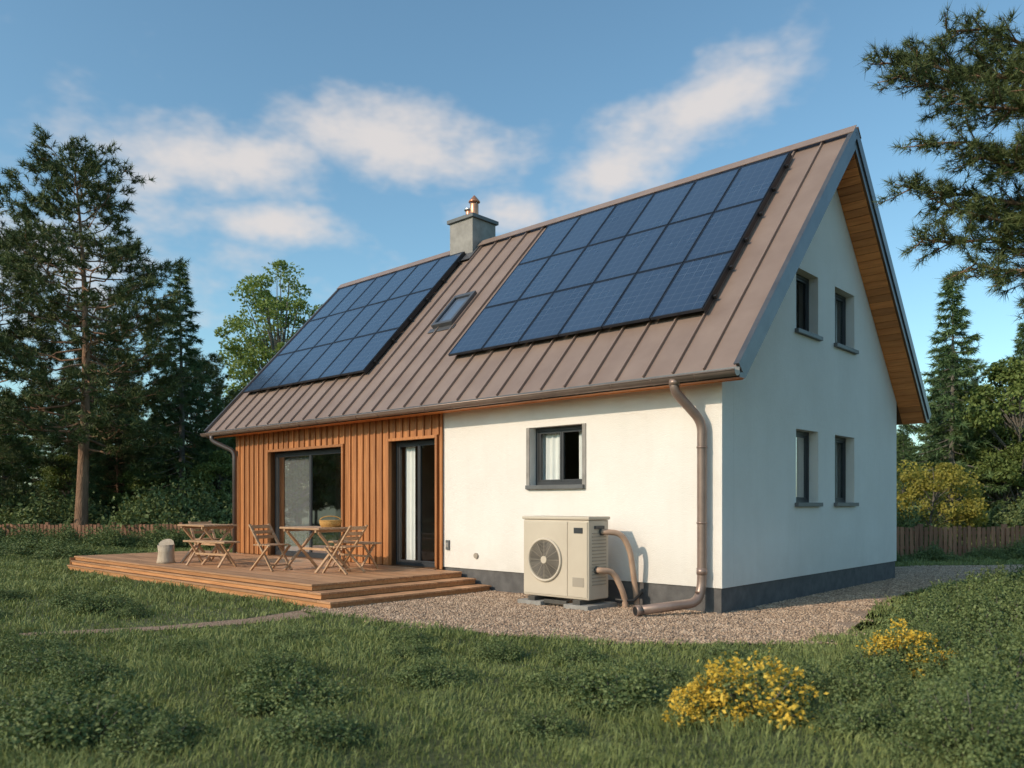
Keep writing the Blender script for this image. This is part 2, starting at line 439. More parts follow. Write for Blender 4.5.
def gen_broad(name, h, rx, rz, seed, leafmat_, nclump=70, nl=260, size=.13, cr=.55, low=0.25, bark='bark2'):
    rng = np.random.default_rng(seed); ch = []
    ts = np.linspace(0, 1, 8); th = h * 0.8
    tr = np.stack([0.25 * np.sin(ts * 3) * ts, 0.2 * np.cos(ts * 2.5) * ts, ts * th], 1)
    V, F = tube_np(tr, h * 0.014 * (1 - ts * .85), 8); ch.append((V, [F], 0, True))
    cz = h * low + rz; C = []
    for i in range(nclump):
        d = unit(rng.normal(size=3)); rr = rng.uniform(.35, 1.0) ** .6
        c = np.array([d[0] * rx * rr, d[1] * rx * rr, cz + d[2] * rz * rr])
        taper = 1 - .35 * max(0, (c[2] - cz) / rz); c[0] *= taper; c[1] *= taper
        C.append(c)
        s = tr[min(7, max(1, int((c[2] / th) * 7 * .7)))]
        m = (s + c) / 2 + rng.normal(size=3) * .15 + [0, 0, .1]
        V, F = tube_np(smooth3(s, m, c), np.linspace(.05, .01, 5) * h / 10, 4); ch.append((V, [F], 0, True))
    C = np.array(C)
    ctr = np.repeat(C, nl, 0); rad = np.repeat(rng.uniform(.6, 1.25, len(C)) * cr, nl)[:, None]
    off = unit(rng.normal(size=ctr.shape)) * rng.uniform(0.2, 1.0, (len(ctr), 1)) ** .5 * rad * [1, 1, .7]
    V, F = leaves(rng, ctr + off, size, off * 1.5); ch.append((V, [F], 1, False))
    return np_mesh(name, ch, [M[bark], M[leafmat_]])

def gen_bush(name, rx, hgt, seed, mat='shrub', n=7000, size=.035, flower=0, ncl=26):
    rng = np.random.default_rng(seed); ch = []
    th = rng.uniform(0, 6.28, ncl); rr = np.sqrt(rng.uniform(0, 1, ncl)) * rx
    cx = rr * np.cos(th); cy = rr * np.sin(th)
    top = hgt * (1 - (rr / rx) ** 2 * .65) * rng.uniform(.65, 1.1, ncl)
    C = np.stack([cx, cy, top * .55], 1)
    k = rng.integers(0, ncl, n)
    rad = np.stack([np.full(ncl, rx * .32), np.full(ncl, rx * .32), top * .5], 1)
    d = unit(rng.normal(size=(n, 3)))
    pos = C[k] + d * rad[k] * rng.uniform(.3, 1.08, (n, 1))
    pos[:, 2] = np.maximum(pos[:, 2], .01)
    V, F = leaves(rng, pos, size, d * .8); ch.append((V, [F], 0, False))
    for i in range(ncl):
        e = C[i] + [0, 0, top[i] * .3]
        V, F = tube_np(smooth3(np.array([cx[i] * .3, cy[i] * .3, 0]), C[i] * [.7, .7, 1], e), np.linspace(.006, .002, 5) * (1 + hgt), 4); ch.append((V, [F], 2, True))
    ns = ncl * 3; k = rng.integers(0, ncl, ns); p = C[k] + [0, 0, 1] * rad[k] * .9
    dd = unit(rng.normal(size=(ns, 3)) * .5 + [0, 0, 1])
    t = rng.uniform(0, 1, (ns, 7, 1)); sp = p[:, None] + dd[:, None] * t * hgt * .3
    V, F = leaves(rng, sp.reshape(-1, 3), size * .9); ch.append((V, [F], 0, False))
    if flower:
        kk = rng.integers(0, ncl, flower // 14)
        hd = C[kk] + unit(rng.normal(size=(len(kk), 3)) + [0, 0, .9]) * rad[kk] * 1.2
        pp = np.repeat(hd, 14, 0) + rng.normal(size=(len(hd) * 14, 3)) * .022
        V, F = leaves(rng, pp, .03, None, 1.2); ch.append((V, [F], 1, False))
    return np_mesh(name, ch, [M[mat], M['flower'], M['bark2']])

def place(name, me, x, y, z=0, rz=0, s=1.0, sz=None, parent=None):
    o = D.objects.new(name, me); o.location = (x, y, z); o.rotation_euler = (0, 0, rz)
    o.scale = (s, s, sz if sz else s); return link(o, parent)

def scatter(name, pts, rots, scl, srcs):
    n = len(pts)
    me = D.meshes.new(name); me.vertices.add(n); me.vertices.foreach_set('co', np.asarray(pts, np.float32).ravel())
    a = me.attributes.new('rot', 'FLOAT_VECTOR', 'POINT'); a.data.foreach_set('vector', np.asarray(rots, np.float32).ravel())
    a = me.attributes.new('scl', 'FLOAT_VECTOR', 'POINT'); a.data.foreach_set('vector', np.asarray(scl, np.float32).ravel())
    idx = np.random.default_rng(5).integers(0, len(srcs), n).astype(np.int32)
    a = me.attributes.new('idx', 'INT', 'POINT'); a.data.foreach_set('value', idx)
    o = D.objects.new(name, me); link(o)
    col = D.collections.new(name + '_source')
    for i, s in enumerate(srcs): col.objects.link(D.objects.new(name + '_part_%d' % i, s))
    ng = D.node_groups.new(name + '_nodes', 'GeometryNodeTree')
    ng.interface.new_socket('Geometry', in_out='INPUT', socket_type='NodeSocketGeometry')
    ng.interface.new_socket('Geometry', in_out='OUTPUT', socket_type='NodeSocketGeometry')
    N = ng.nodes; Lk = ng.links
    gi = N.new('NodeGroupInput'); go = N.new('NodeGroupOutput')
    ip = N.new('GeometryNodeInstanceOnPoints'); ci = N.new('GeometryNodeCollectionInfo')
    ci.inputs['Collection'].default_value = col; ci.inputs['Separate Children'].default_value = True; ci.inputs['Reset Children'].default_value = True
    def na(nm, t):
        q = N.new('GeometryNodeInputNamedAttribute'); q.data_type = t; q.inputs[0].default_value = nm; return q.outputs[0]
    er = N.new('FunctionNodeEulerToRotation')
    Lk.new(na('rot', 'FLOAT_VECTOR'), er.inputs[0]); Lk.new(er.outputs[0], ip.inputs['Rotation'])
    Lk.new(na('scl', 'FLOAT_VECTOR'), ip.inputs['Scale'])
    ip.inputs['Pick Instance'].default_value = True
    Lk.new(na('idx', 'INT'), ip.inputs['Instance Index'])
    Lk.new(gi.outputs[0], ip.inputs['Points']); Lk.new(ci.outputs[0], ip.inputs['Instance'])
    Lk.new(ip.outputs[0], go.inputs[0])
    md = o.modifiers.new('scatter', 'NODES'); md.node_group = ng
    return o

# ------------------------------------------------------------------ house frame
CX, CY = 2.625, 10.11
U = np.array([-.7347, .6785]); Vv = np.array([.679, .7347])
HROT = math.atan2(-.6785, .7347)
def W(u, v): return (CX + U[0] * u + Vv[0] * v, CY + U[1] * u + Vv[1] * v)
house = empty('house', (CX, CY, 0), HROT)
def front(a, d, z): return (-a, d, z)
def gable(a, d, z): return (-d, a, z)

VR = 3.38; ZR = 7.07; VE = -.36; ZE = 3.02; LU = 12.05; GW = 6.62
TAN = (ZR - ZE) / (VR - VE); PH = math.atan(TAN); SL = math.hypot(ZR - ZE, VR - VE)
UA, UB = -.42, 12.75
def inner(v): return ZR - .29 - TAN * abs(v - VR)

def wall(mb, mp, a0, a1, zb, ztop, openings, d0, d1, mat, extra=()):
    br = sorted(set([a0, a1] + [x for o in openings for x in o[:2]] + list(extra)))
    for p, q in zip(br[:-1], br[1:]):
        mid = (p + q) / 2
        ops = sorted([(o[2], o[3]) for o in openings if o[0] < mid < o[1]])
        z = zb
        for zo, z1 in ops:
            if zo > z: mb.box(p, q, d0, d1, z, zo, mat, mp)
            z = z1
        tp, tq = ztop(p), ztop(q)
        P = [mp(p, d0, z), mp(q, d0, z), mp(q, d1, z), mp(p, d1, z), mp(p, d0, tp), mp(q, d0, tq), mp(q, d1, tq), mp(p, d1, tp)]
        mb.hexa(P, mat)

W1 = (2.20, 3.20, 1.66, 2.54)
DO = (5.28, 6.52, .29, 2.50)
SW = (7.95, 10.6, .29, 2.48)
GWs = [(2.2, 3.0, 3.92, 4.83), (3.66, 4.5, 3.92, 4.83), (2.2, 3.0, 1.40, 2.48), (3.66, 4.5, 1.40, 2.48)]

mb = MB()
wall(mb, front, 0.0, 5.15, .33, lambda a: 3.16, [W1], 0, .30, M['stucco'])
mb2 = MB()
wall(mb2, gable, 0.302, GW, .33, lambda a: inner(a) + .03, GWs, 0, .30, M['stucco'], extra=(VR,))
wl = MB()
wall(wl, front, 5.15, LU - .302, .0, lambda a: 3.16, [DO, SW], 0.0, .30, M['claddark'])
mb.build('white_wall_front', house); mb2.build('white_wall_gable', house); wl.build('wood_wall_backing', house)
mb = MB()
wall(mb, lambda a, d, z: (-LU + d, a, z), 0.0, GW, 0, lambda a: inner(a) + .03, [], 0, .30, M['stucco'], extra=(VR,))
mb.box(-LU + .302, -.302, GW - .3, GW, .33, 3.1, M['stucco'])
mb.build('white_wall_back', house)
mb = MB()
mb.box(-5.15, -.02, .02, .28, -.1, .328, M['plinth'])
mb.box(-.28, -.02, .282, GW - .02, -.1, .328, M['plinth'])
mb.box(-LU + .3, -.3, GW - .28, GW - .02, -.1, .328, M['plinth'])
mb.build('plinth', house)
mb = MB()
mb.box(-LU + .31, -.31, .31, GW - .31, .20, .27, M['intfloor'])
mb.box(-LU + .31, -.31, .31, GW - .31, 2.75, 2.85, M['intwall'])
mb.box(-LU + .31, -.31, 3.4, 3.5, .27, 2.75, M['intwall'])
mb.box(-4.9, -4.8, .31, 3.39, .27, 2.75, M['intwall'])
mb.box(-7.3, -7.2, .31, 3.39, .27, 2.75, M['intwall'])
mb.build('interior_rooms', house)
mb = MB()
mb.box(-10.3, -8.5, 2.3, 3.1, .28, .70, M['cushion']); mb.box(-10.3, -8.5, 2.95, 3.2, .70, 1.1, M['cushion'])
mb.box(-8.3, -7.5, 3.0, 3.38, .28, 1.9, M['furn'])
mb.box(-6.4, -5.6, 2.8, 3.3, .28, 1.1, M['furn'])
mb.box(-11.5, -10.6, 3.3, 3.38, 1.2, 2.0, M['sill'])
mb.build('interior_furniture', house, 0.02)

mb = MB()
def clad(u0, u1, z0, z1):
    n = max(1, round((u1 - u0) / .19)); w = (u1 - u0) / n
    for i in range(n):
        a = u0 + i * w
        mb.box(a + .006, a + w - .006, -.022 - random.uniform(0, .002), -.001, z0, z1, M['clad'], front)
        mb.box(a - .021, a + .021, -.052, -.0245, z0 + .002, z1 - .002, M['clad'], front)
clad(5.15, DO[0] - .05, .285, 3.1); clad(DO[1] + .05, SW[0] - .05, .285, 3.1); clad(SW[1] + .05, LU, .285, 3.1)
clad(DO[0] - .05, DO[1] + .05, DO[3] + .05, 3.1); clad(SW[0] - .05, SW[1] + .05, SW[3] + .05, 3.1)
mb.build('wood_cladding', house, 0.003)
mb = MB()
for o in (DO, SW):
    mb.box(o[0] - .05, o[0], -.075, .20, .285, o[3] + .05, M['clad'], front)
    mb.box(o[1], o[1] + .05, -.075, .20, .285, o[3] + .05, M['clad'], front)
    mb.box(o[0] + .001, o[1] - .001, -.075, .20, o[3], o[3] + .05, M['clad'], front)
mb.build('opening_reveals', house, 0.004)

def window(name, mp, o, d=.12, fw=.055, mull=1, sill=True, trim=False):
    a0, a1, z0, z1 = o; mb = MB(); g = .002
    a0 += g; a1 -= g; z0 += g; z1 -= g
    F = M['frame']; gl = MB()
    mb.box(a0, a0 + fw, d, d + .07, z0, z1, F, mp); mb.box(a1 - fw, a1, d, d + .07, z0, z1, F, mp)
    mb.box(a0 + fw, a1 - fw, d, d + .07, z0, z0 + fw, F, mp); mb.box(a0 + fw, a1 - fw, d, d + .07, z1 - fw, z1, F, mp)
    n = mull + 1; w = (a1 - a0 - 2 * fw) / n
    for i in range(n):
        p = a0 + fw + i * w; q = p + w
        s = .035
        mb.box(p + .002, p + s, d + .012, d + .06, z0 + fw + .001, z1 - fw - .001, F, mp)
        mb.box(q - s, q - .002, d + .012, d + .06, z0 + fw + .001, z1 - fw - .001, F, mp)
        mb.box(p + s, q - s, d + .012, d + .06, z0 + fw + .001, z0 + fw + s, F, mp)
        mb.box(p + s, q - s, d + .012, d + .06, z1 - fw - s, z1 - fw - .001, F, mp)
        gl.quad([mp(p + s, d + .03, z0 + fw + s), mp(q - s, d + .03, z0 + fw + s), mp(q - s, d + .03, z1 - fw - s), mp(p + s, d + .03, z1 - fw - s)], M['glass'])
    if sill:
        mb.box(a0 - .05, a1 + .05, -.06, d - .002, z0 - .055, z0 + .004, M['sill'], mp)
    mb.build(name, house, 0.003); gl.build(name + '_glass', house)
window('small_window', front, W1, .13)
window('terrace_door', front, DO, .10, .06, 1, False)
window('sliding_window', front, SW, .10, .07, 1, False)
for i, o in enumerate(GWs): window('gable_window_%d' % (i + 1), gable, o, .14, .05, 0 if i % 2 == 0 else 1)
mb = MB(); o = W1
mb.box(o[0] - .07, o[0] - .003, -.014, .02, o[2] - .06, o[3] + .001, M['chim'], front)  # grey side strips paint in the shading of the window reveal
mb.box(o[1] + .003, o[1] + .07, -.014, .02, o[2] - .06, o[3] + .001, M['chim'], front)
mb.build('small_window_reveal_shade', house, 0.004)

def curtain(name, mp, a0, a1, d, z0, z1, seed):
    rng = random.Random(seed); n = 72; V = []; F = []
    for i in range(n + 1):
        t = i / n; a = a0 + (a1 - a0) * t
        off = .016 * math.sin(t * (a1 - a0) * 55 + rng.uniform(-.15, .15)) 
        for z, k in ((z0, 1.3), ((z0 + z1) / 2, 1.0), (z1, .7)): V.append(mp(a, d + off * k, z))
    for i in range(n):
        for k in range(2): F.append((i * 3 + k, (i + 1) * 3 + k, (i + 1) * 3 + k + 1, i * 3 + k + 1))
    me = D.meshes.new(name); me.from_pydata(V, [], F); me.materials.append(M['curtain'])
    me.polygons.foreach_set('use_smooth', [True] * len(F)); o = D.objects.new(name, me); link(o, house)
curtain('curtain_sliding', front, 9.50, 10.45, .24, .3, 2.46, 1)
curtain('curtain_sliding_b', front, 8.0, 8.2, .24, .3, 2.46, 4)
curtain('curtain_small_l', front, 2.76, 3.18, .25, 1.6, 2.6, 2)
curtain('curtain_small_r', front, 2.22, 2.46, .25, 1.6, 2.6, 3)
curtain('curtain_door', front, 5.33, 5.55, .24, .3, 2.45, 5)
curtain('curtain_door_b', front, 6.15, 6.42, .24, .3, 2.45, 9)
curtain('curtain_gable_up', lambda a, d, z: (-d, a, z), 4.1, 4.45, .27, 3.9, 4.8, 6)
curtain('curtain_gable_low', lambda a, d, z: (-d, a, z), 4.15, 4.45, .27, 1.4, 2.5, 8)

# ---- roof
def rp(u, s, n, back=False):
    v = VE + s * math.cos(PH) - n * math.sin(PH); z = ZE + s * math.sin(PH) + n * math.cos(PH)
    if back: v = 2 * VR - v
    return (-u, v, z)
def rbox(mb, u0, u1, s0, s1, n0, n1, mat, back=False):
    P = [rp(u0, s0, n0, back), rp(u1, s0, n0, back), rp(u1, s1, n0, back), rp(u0, s1, n0, back),
         rp(u0, s0, n1, back), rp(u1, s0, n1, back), rp(u1, s1, n1, back), rp(u0, s1, n1, back)]
    mb.hexa(P, mat)
prof = [(VE, ZE), (VE, ZE - .13)]
vi = VR - (ZR - .29 - (ZE - .13)) / TAN
prof += [(vi, ZE - .13), (VR, ZR - .29), (2 * VR - vi, ZE - .13), (2 * VR - VE, ZE - .13), (2 * VR - VE, ZE), (VR, ZR)]
mb = MB(); n = len(prof)
for u in (UA, UB): mb.v += [(-u, p[0], p[1]) for p in prof]
mats = [M['flash'], M['soffit'], M['claddark'], M['claddark'], M['soffit'], M['flash'], M['roof'], M['roof']]
for i in range(n):
    j = (i + 1) % n; mb.face([i, j, n + j, n + i], mats[i])
for b in (0, n):
    mb.face([b + 0, b + 1, b + 2, b + 3, b + 7], M['flash']); mb.face([b + 3, b + 4, b + 5, b + 6, b + 7], M['flash'])
mb.build('roof_slab', house)
mb = MB()
for back in (False, True):
    L0 = math.hypot(VR - vi, ZR - .29 - (ZE - .13)); nbd = int(L0 / .13)
    for i in range(nbd):
        s0 = i * L0 / nbd; s1 = s0 + L0 / nbd - .008
        def q(u, s, nn):
            v = vi + s * math.cos(PH) + nn * math.sin(PH); z = ZE - .13 + s * math.sin(PH) - nn * math.cos(PH)
            if back: v = 2 * VR - v
            return (-u, v, z)
        for (ua, ub) in ((UA + .035, -.004), (LU + .004, UB - .035)):
            P = [q(ua, s0, .002), q(ub, s0, .002), q(ub, s1, .002), q(ua, s1, .002), q(ua, s0, .018), q(ub, s0, .018), q(ub, s1, .018), q(ua, s1, .018)]
            mb.hexa(P, M['soffit'])
    if not back:
        for i in range(2):
            s0 = i * .14
            P = [q(0, s0, .003), q(LU, s0, .003), q(LU, s0 + .13, .003), q(0, s0 + .13, .003), q(0, s0, .02), q(LU, s0, .02), q(LU, s0 + .13, .02), q(0, s0 + .13, .02)]
            mb.hexa(P, M['soffit'])
mb.build('soffit_boards', house, 0.003)
mb = MB()
for back in (False, True):
    u = UA + .03
    while u < UB:
        rbox(mb, u - .011, u + .011, .0, SL - .03, -.004, .04, M['seam'], back)
        u += .4375
mb.build('standing_seams', house, 0.004)
mb = MB()
for u0, u1 in ((UA - .022, UA + .05), (UB - .05, UB + .022)):
    for back in (False, True):
        rbox(mb, u0, u1, -.02, SL + .005, .0425, .060, M['flash'], back)
        uu = (u0, u0 + .016) if u0 < 0 else (u1 - .016, u1)
        rbox(mb, uu[0], uu[1], -.02, SL - .0, -.085, .042, M['flash'], back)
mb.build('verge_flashing', house)
mb = MB()
rc = .17
for back in (False, True):
    rbox(mb, UA - .03, UB + .03, SL - rc, SL + .02, .0615, .072, M['seam'], back)
mb.build('ridge_cap', house)

def array(name, u0, u1, s0, s1, nc, nr):
    mb = MB()
    pw = (u1 - u0) / nc; ph = (s1 - s0) / nr
    for i in range(nc):
        for j in range(nr):
            a0 = u0 + i * pw + .008; a1 = u0 + (i + 1) * pw - .008; b0 = s0 + j * ph + .008; b1 = s0 + (j + 1) * ph - .008
            f = .016
            rbox(mb, a0, a1, b0, b0 + f, .095, .135, M['pframe']); rbox(mb, a0, a1, b1 - f, b1, .095, .135, M['pframe'])
            rbox(mb, a0, a0 + f, b0 + f, b1 - f, .095, .135, M['pframe']); rbox(mb, a1 - f, a1, b0 + f, b1 - f, .095, .135, M['pframe'])
    for j in range(nr):
        for t in (.25, .75):
            s = s0 + (j + t) * ph
            rbox(mb, u0 - .06, u1 + .06, s - .02, s + .02, .045, .094, M['black'])
    rbox(mb, u0 - .012, u0 - .002, s0, s1, .046, .128, M['black'])  # black strip stands for the shade in the gap under the array edge
    mb.build(name + '_frames', house, 0)
    me = D.meshes.new(name + '_cells'); bm = bmesh.new(); ul = bm.loops.layers.uv.new('UVMap')
    for i in range(nc):
        for j in range(nr):
            a0 = u0 + i * pw + .02; a1 = u0 + (i + 1) * pw - .02; b0 = s0 + j * ph + .02; b1 = s0 + (j + 1) * ph - .02
            tl = random.uniform(-.003, .003)
            vs = [bm.verts.new(rp(a, b, .128 + t)) for a, b, t in ((a1, b0, 0), (a0, b0, tl), (a0, b1, tl), (a1, b1, 0))]
            fc = bm.faces.new(vs)
            for l, q in zip(fc.loops, ((0, 0), (1, 0), (1, 1), (0, 1))): l[ul].uv = q
    bm.to_mesh(me); bm.free(); me.materials.append(M['panel'])
    link(D.objects.new(name + '_cells', me), house)
array('solar_array_large', .46, 5.40, 1.16, 5.14, 6, 3)
array('solar_array_small', 7.80, 12.38, 1.16, 5.14, 6, 3)
mb = MB()
u0, u1, s0, s1 = 6.2, 6.78, 2.35, 3.3
for a, b, c, d in ((u0, u1, s0, s0 + .07), (u0, u1, s1 - .09, s1), (u0, u0 + .07, s0 + .07, s1 - .09), (u1 - .07, u1, s0 + .07, s1 - .09)):
    rbox(mb, a, b, c, d, .0, .10, M['flash'])
rbox(mb, u0 + .07, u1 - .07, s0 + .07, s1 - .09, .0, .055, M['panel'])
rbox(mb, u0 - .07, u1 + .07, s0 - .12, s0 - .002, .002, .02, M['flash'])
mb.build('skylight', house, .004)
mb = MB()
c = (-7.95, 3.45); a = .36
mb.box(c[0] - a, c[0] + a, c[1] - a, c[1] + a, 6.2, 7.60, M['chim'])
mb.box(c[0] - a - .05, c[0] + a + .05, c[1] - a - .05, c[1] + a + .05, 7.60, 7.68, M['sill'])
mb.box(c[0] - a + .04, c[0] + a - .04, c[1] - a + .04, c[1] + a - .04, 7.68, 7.72, M['chim'])
mb.tube([(c[0] + .1, c[1] - .05, 7.7), (c[0] + .1, c[1] - .05, 8.02)], .095, M['copper'])
mb.tube([(c[0] + .1, c[1] - .05, 8.06), (c[0] + .1, c[1] - .05, 8.08), (c[0] + .1, c[1] - .05, 8.22)], [.13, .13, .01], M['copper'])
mb.tube([(c[0] - .17, c[1] + .05, 7.7), (c[0] - .17, c[1] + .05, 7.95)], .075, M['copper'])
mb.tube([(c[0] - .17, c[1] + .05, 7.97), (c[0] - .17, c[1] + .05, 8.0)], .11, M['steel'])
for k in range(3):
    an = k * 2.1
    mb.bar((c[0] + .1 + .075 * math.cos(an), c[1] - .05 + .075 * math.sin(an), 8.0), (c[0] + .1 + .075 * math.cos(an), c[1] - .05 + .075 * math.sin(an), 8.07), .012, .012, M['steel'])
mb.build('chimney', house, .008)
mb = MB()
rbox(mb, 7.95 - .44, 7.95 + .44, SL - .62, SL - .1, .044, .058, M['flash'])
mb.build('chimney_flashing', house)

mb = MB(); gy, gz, gr = VE - .075, ZE - .055, .068; ns = 12
for kk, rad in ((0, gr), (1, gr - .006)):
    for u in (UA - .01, UB + .01):
        for i in range(ns + 1):
            an = math.pi + math.pi * i / ns
            mb.v.append((-u, gy + rad * math.cos(an), gz + rad * math.sin(an)))
m1 = ns + 1
for i in range(ns):
    mb.face([i, i + 1, m1 + i + 1, m1 + i], M['gutter'], True)
    b = 2 * m1; mb.face([b + i + 1, b + i, b + m1 + i, b + m1 + i + 1], M['gutter'], True)
mb.face(list(range(0, m1)), M['gutter']); mb.face(list(range(m1, 2 * m1)), M['gutter'])
mb.tube([(-UA + .01, gy - gr, gz), (-UB - .01, gy - gr, gz)], .011, M['gutter'], 8)
u = .1
while u < 12.7:
    mb.bar((-u, gy - gr + .002, gz + .004), (-u, VE + .004, gz + .03), .02, .006, M['gutter'])
    mb.tube([(-u, gy + (gr + .004) * math.cos(an), gz + (gr + .004) * math.sin(an)) for an in [math.pi + math.pi * i / 8 for i in range(9)]], .005, M['gutter'], 5)
    u += .62
me = mb.build('gutter', house)
mb = MB()
pth = round_path([(-.42, gy, gz - .05), (-.42, gy, gz - .17), (-.22, -.11, 2.42), (-.22, -.11, .34), (-.24, -.2, .15), (-.62, -.92, .09)], .13, 6)
mb.tube(pth, .06, M['gutter'], 18)
mb.tube([(-.42, gy, gz - .03), (-.42, gy, gz - .10)], .069, M['gutter'], 18)
mb.tube([(-.22, -.11, .50), (-.22, -.11, .58)], .068, M['gutter'], 18)
for z in (2.1, 1.15):
    mb.tube([(-.22, -.11, z - .012), (-.22, -.11, z + .012)], .067, M['gutter'], 18); mb.bar((-.22, -.06, z), (-.22, .002, z), .015, .02, M['gutter'])
d = (Vector((-.62, -.92, .09)) - Vector((-.24, -.2, .15))).normalized(); e = Vector((-.62, -.92, .09))
mb.tube([e - d * .02, e + d * .05], .069, M['gutter'], 18)
mb.tube([e + d * .045, e + d * .0515], .056, M['black'], 18)
mb.build('downpipe', house)
mb = MB()
pth = round_path([(-12.35, gy, gz - .05), (-12.35, gy, gz - .17), (-11.93, -.11, 2.55), (-11.93, -.11, .29)], .12, 6)
mb.tube(pth, .05, M['gutter_dark'], 14); mb.build('downpipe_far', house)
mb = MB(); mb.box(4.98, 5.06, -.03, -.001, .62, .78, M['sill'], front); mb.box(4.99, 5.05, -.036, -.031, .66, .74, M['concrete'], front)
mb.tube([(-4.35, -.001, .55), (-4.35, -.03, .55)], .045, M['hp2'], 14)
mb.build('wall_socket', house, .004)
# ---------------------------------------------------------------- deck
deck = empty('wooden_deck', (CX, CY, 0), HROT)
mb = MB()
DZ = .28; DU = 13.5
def boards(u0, u1, v0, v1, z, mat=M['deck'], w=.14):
    v = v0
    while v < v1 - .02:
        e = min(v + w, v1)
        cut = sorted([u0, u1] + [random.uniform(u0 + .5, u1 - .5) for _ in range(2)]) if u1 - u0 > 3 else [u0, u1]
        for p, q_ in zip(cut[:-1], cut[1:]):
            mb.box(p + .002, q_ - .002, v + .003, e - .003, z - .028, z + random.uniform(-.0015, .0015), mat, front)
        v = e
boards(4.62, DU, -2.92, -.06, DZ)
for k, (z) in enumerate((.19, .10)):
    o = .32 * (k + 1)
    vv0 = -2.92 - .07 * (k + 1)
    boards(4.62 - o, 4.62 - o + .32, vv0 + .0, -.03, z)
    boards(4.62 - o + .32, DU, vv0, vv0 + .072, z)
mb.build('deck_boards', deck, .003)
mb = MB()
def skirt(u0, u1, v, z0, z1):
    mb.box(u0, u1, v, v + .022, z0, z1, M['deckside'], front)
def skirtu(u, v0, v1, z0, z1):
    mb.box(u, u + .022, v0, v1, z0, z1, M['deckside'], front)
skirt(4.64, DU - .02, -2.90, .193, DZ - .03); skirtu(4.64, -2.876, -.06, .193, DZ - .03)
skirt(4.64 - .32, DU - .02, -2.97, .103, .162); skirtu(4.64 - .32, -2.946, -.06, .103, .162)
skirt(4.64 - .64, DU - .02, -3.04, -.02, .072); skirtu(4.64 - .64, -3.016, -.06, -.02, .072)
mb.box(DU - .02, DU, -3.0, -.03, -.02, .25, M['deckside'], front)
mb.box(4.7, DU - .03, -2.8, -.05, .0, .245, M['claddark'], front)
mb.build('deck_fascia', deck, .003)

# ---------------------------------------------------------------- heat pump
hp = empty('heat_pump', (CX, CY, 0), HROT)
mb = MB()
a0, a1, b0, b1, z0, z1 = 1.46, 2.60, -.82, -.38, .13, 1.22
P = M['hp']
mb.box(a0, a1, b0, b1, z0, z1 - .045, P, front)
mb.build('casing', hp, .018)
mb = MB(); mb.box(a0 - .015, a1 + .015, b0 - .015, b1 + .015, z1 - .043, z1, P, front)
mb.build('casing_lid', hp, .012)
mb = MB()
mb.box(a0 + .02, 1.80, b0 - .010, b0 + .002, z0 + .03, z1 - .07, P, front)
mb.box(1.812, a1 - .02, b0 - .010, b0 + .002, z0 + .03, z1 - .07, P, front)
mb.build('front_panels', hp, .006)
mb = MB()
fu, fz, fr = 2.20, .63, .27
fy = b0 - .012
def ring(r, y, th, mat, n=40):
    mb.tube([(-fu + r * math.cos(2 * math.pi * i / n), y, fz + r * math.sin(2 * math.pi * i / n)) for i in range(n + 1)], th, mat, 8, False)
mb.tube([(-fu, fy + .0, fz), (-fu, fy - .004, fz)], fr, M['fan'], 48)
ring(fr + .012, fy - .008, .02, M['hp'])
for i in range(1, 15): ring(fr * i / 15, fy - .018, .0034, M['hp2'])
for i in range(12):
    an = i * math.pi / 6
    mb.bar((-fu + .05 * math.cos(an), fy - .016, fz + .05 * math.sin(an)), (-fu + fr * math.cos(an), fy - .016, fz + fr * math.sin(an)), .005, .005, M['hp2'], up=(0, 1, 0))
mb.tube([(-fu, fy - .01, fz), (-fu, fy - .028, fz)], .05, M['hp'], 20)
for i in range(5):
    an = i * 2 * math.pi / 5
    p = [(-fu + .05 * math.cos(an), fy - .006, fz + .05 * math.sin(an)), (-fu + .25 * math.cos(an + .1), fy - .006, fz + .25 * math.sin(an + .1)), (-fu + .25 * math.cos(an + .8), fy - .010, fz + .25 * math.sin(an + .8)), (-fu + .05 * math.cos(an + .9), fy - .010, fz + .05 * math.sin(an + .9))]
    b = len(mb.v); mb.v += p; mb.face([b, b + 1, b + 2, b + 3], M['black'])
mb.build('fan_grille', hp)
mb = MB()
mb.box(1.55, 1.70, b0 - .014, b0 - .0105, 1.00, 1.075, M['frame'], front)
mb.box(1.53, 1.72, b0 - .014, b0 - .0105, .30, .42, M['hp2'], front)
for i in range(16):
    z = .32 + i * .045; mb.box(-a0 - .001, -a0 + .010, b0 + .07, b1 - .07, z, z + .014, M['hp2'])
mb.box(-a0 - .001, -a0 + .02, b0 + .12, b1 - .12, 1.06, 1.10, M['frame'])
for u in (1.62, 2.4):
    mb.box(u - .06, u + .06, b0 - .06, b1 + .05, .07, .128, M['fan'], front)
mb.box(1.40, 1.80, b0 - .10, b1 + .10, -.02, .069, M['concrete'], front); mb.box(2.2, 2.62, b0 - .10, b1 + .10, -.02, .069, M['concrete'], front)
mb.box(1.805, 2.195, b0 - .04, b0 + .0, .05, .10, M['fan'], front)
mb.build('feet_and_details', hp, .005)
mb = MB()
for z, y, off, r in ((1.02, -.55, .20, .038), (.52, -.66, .14, .040)):
    pth = round_path([(-a0 - .01, y, z), (-a0 + .07, y, z), (-a0 + off, y + .18, z - .02), (-a0 + off + .07, y + .28, z - .25), (-a0 + off + .07, -.12 if z > .6 else -.3, .10), (-a0 + off + .07, -.12 if z > .6 else -.3, -.02)], .12, 6)
    mb.tube(pth, r, M['pipe'], 14)
    mb.tube([(-a0 - .005, y, z), (-a0 + .03, y, z)], r + .012, M['fan'], 14)
mb.tube([(-a0 + .12, -.4, .12), (-a0 + .30, -.25, .10), (-a0 + .34, -.1, .20)], .02, M['black'], 10)
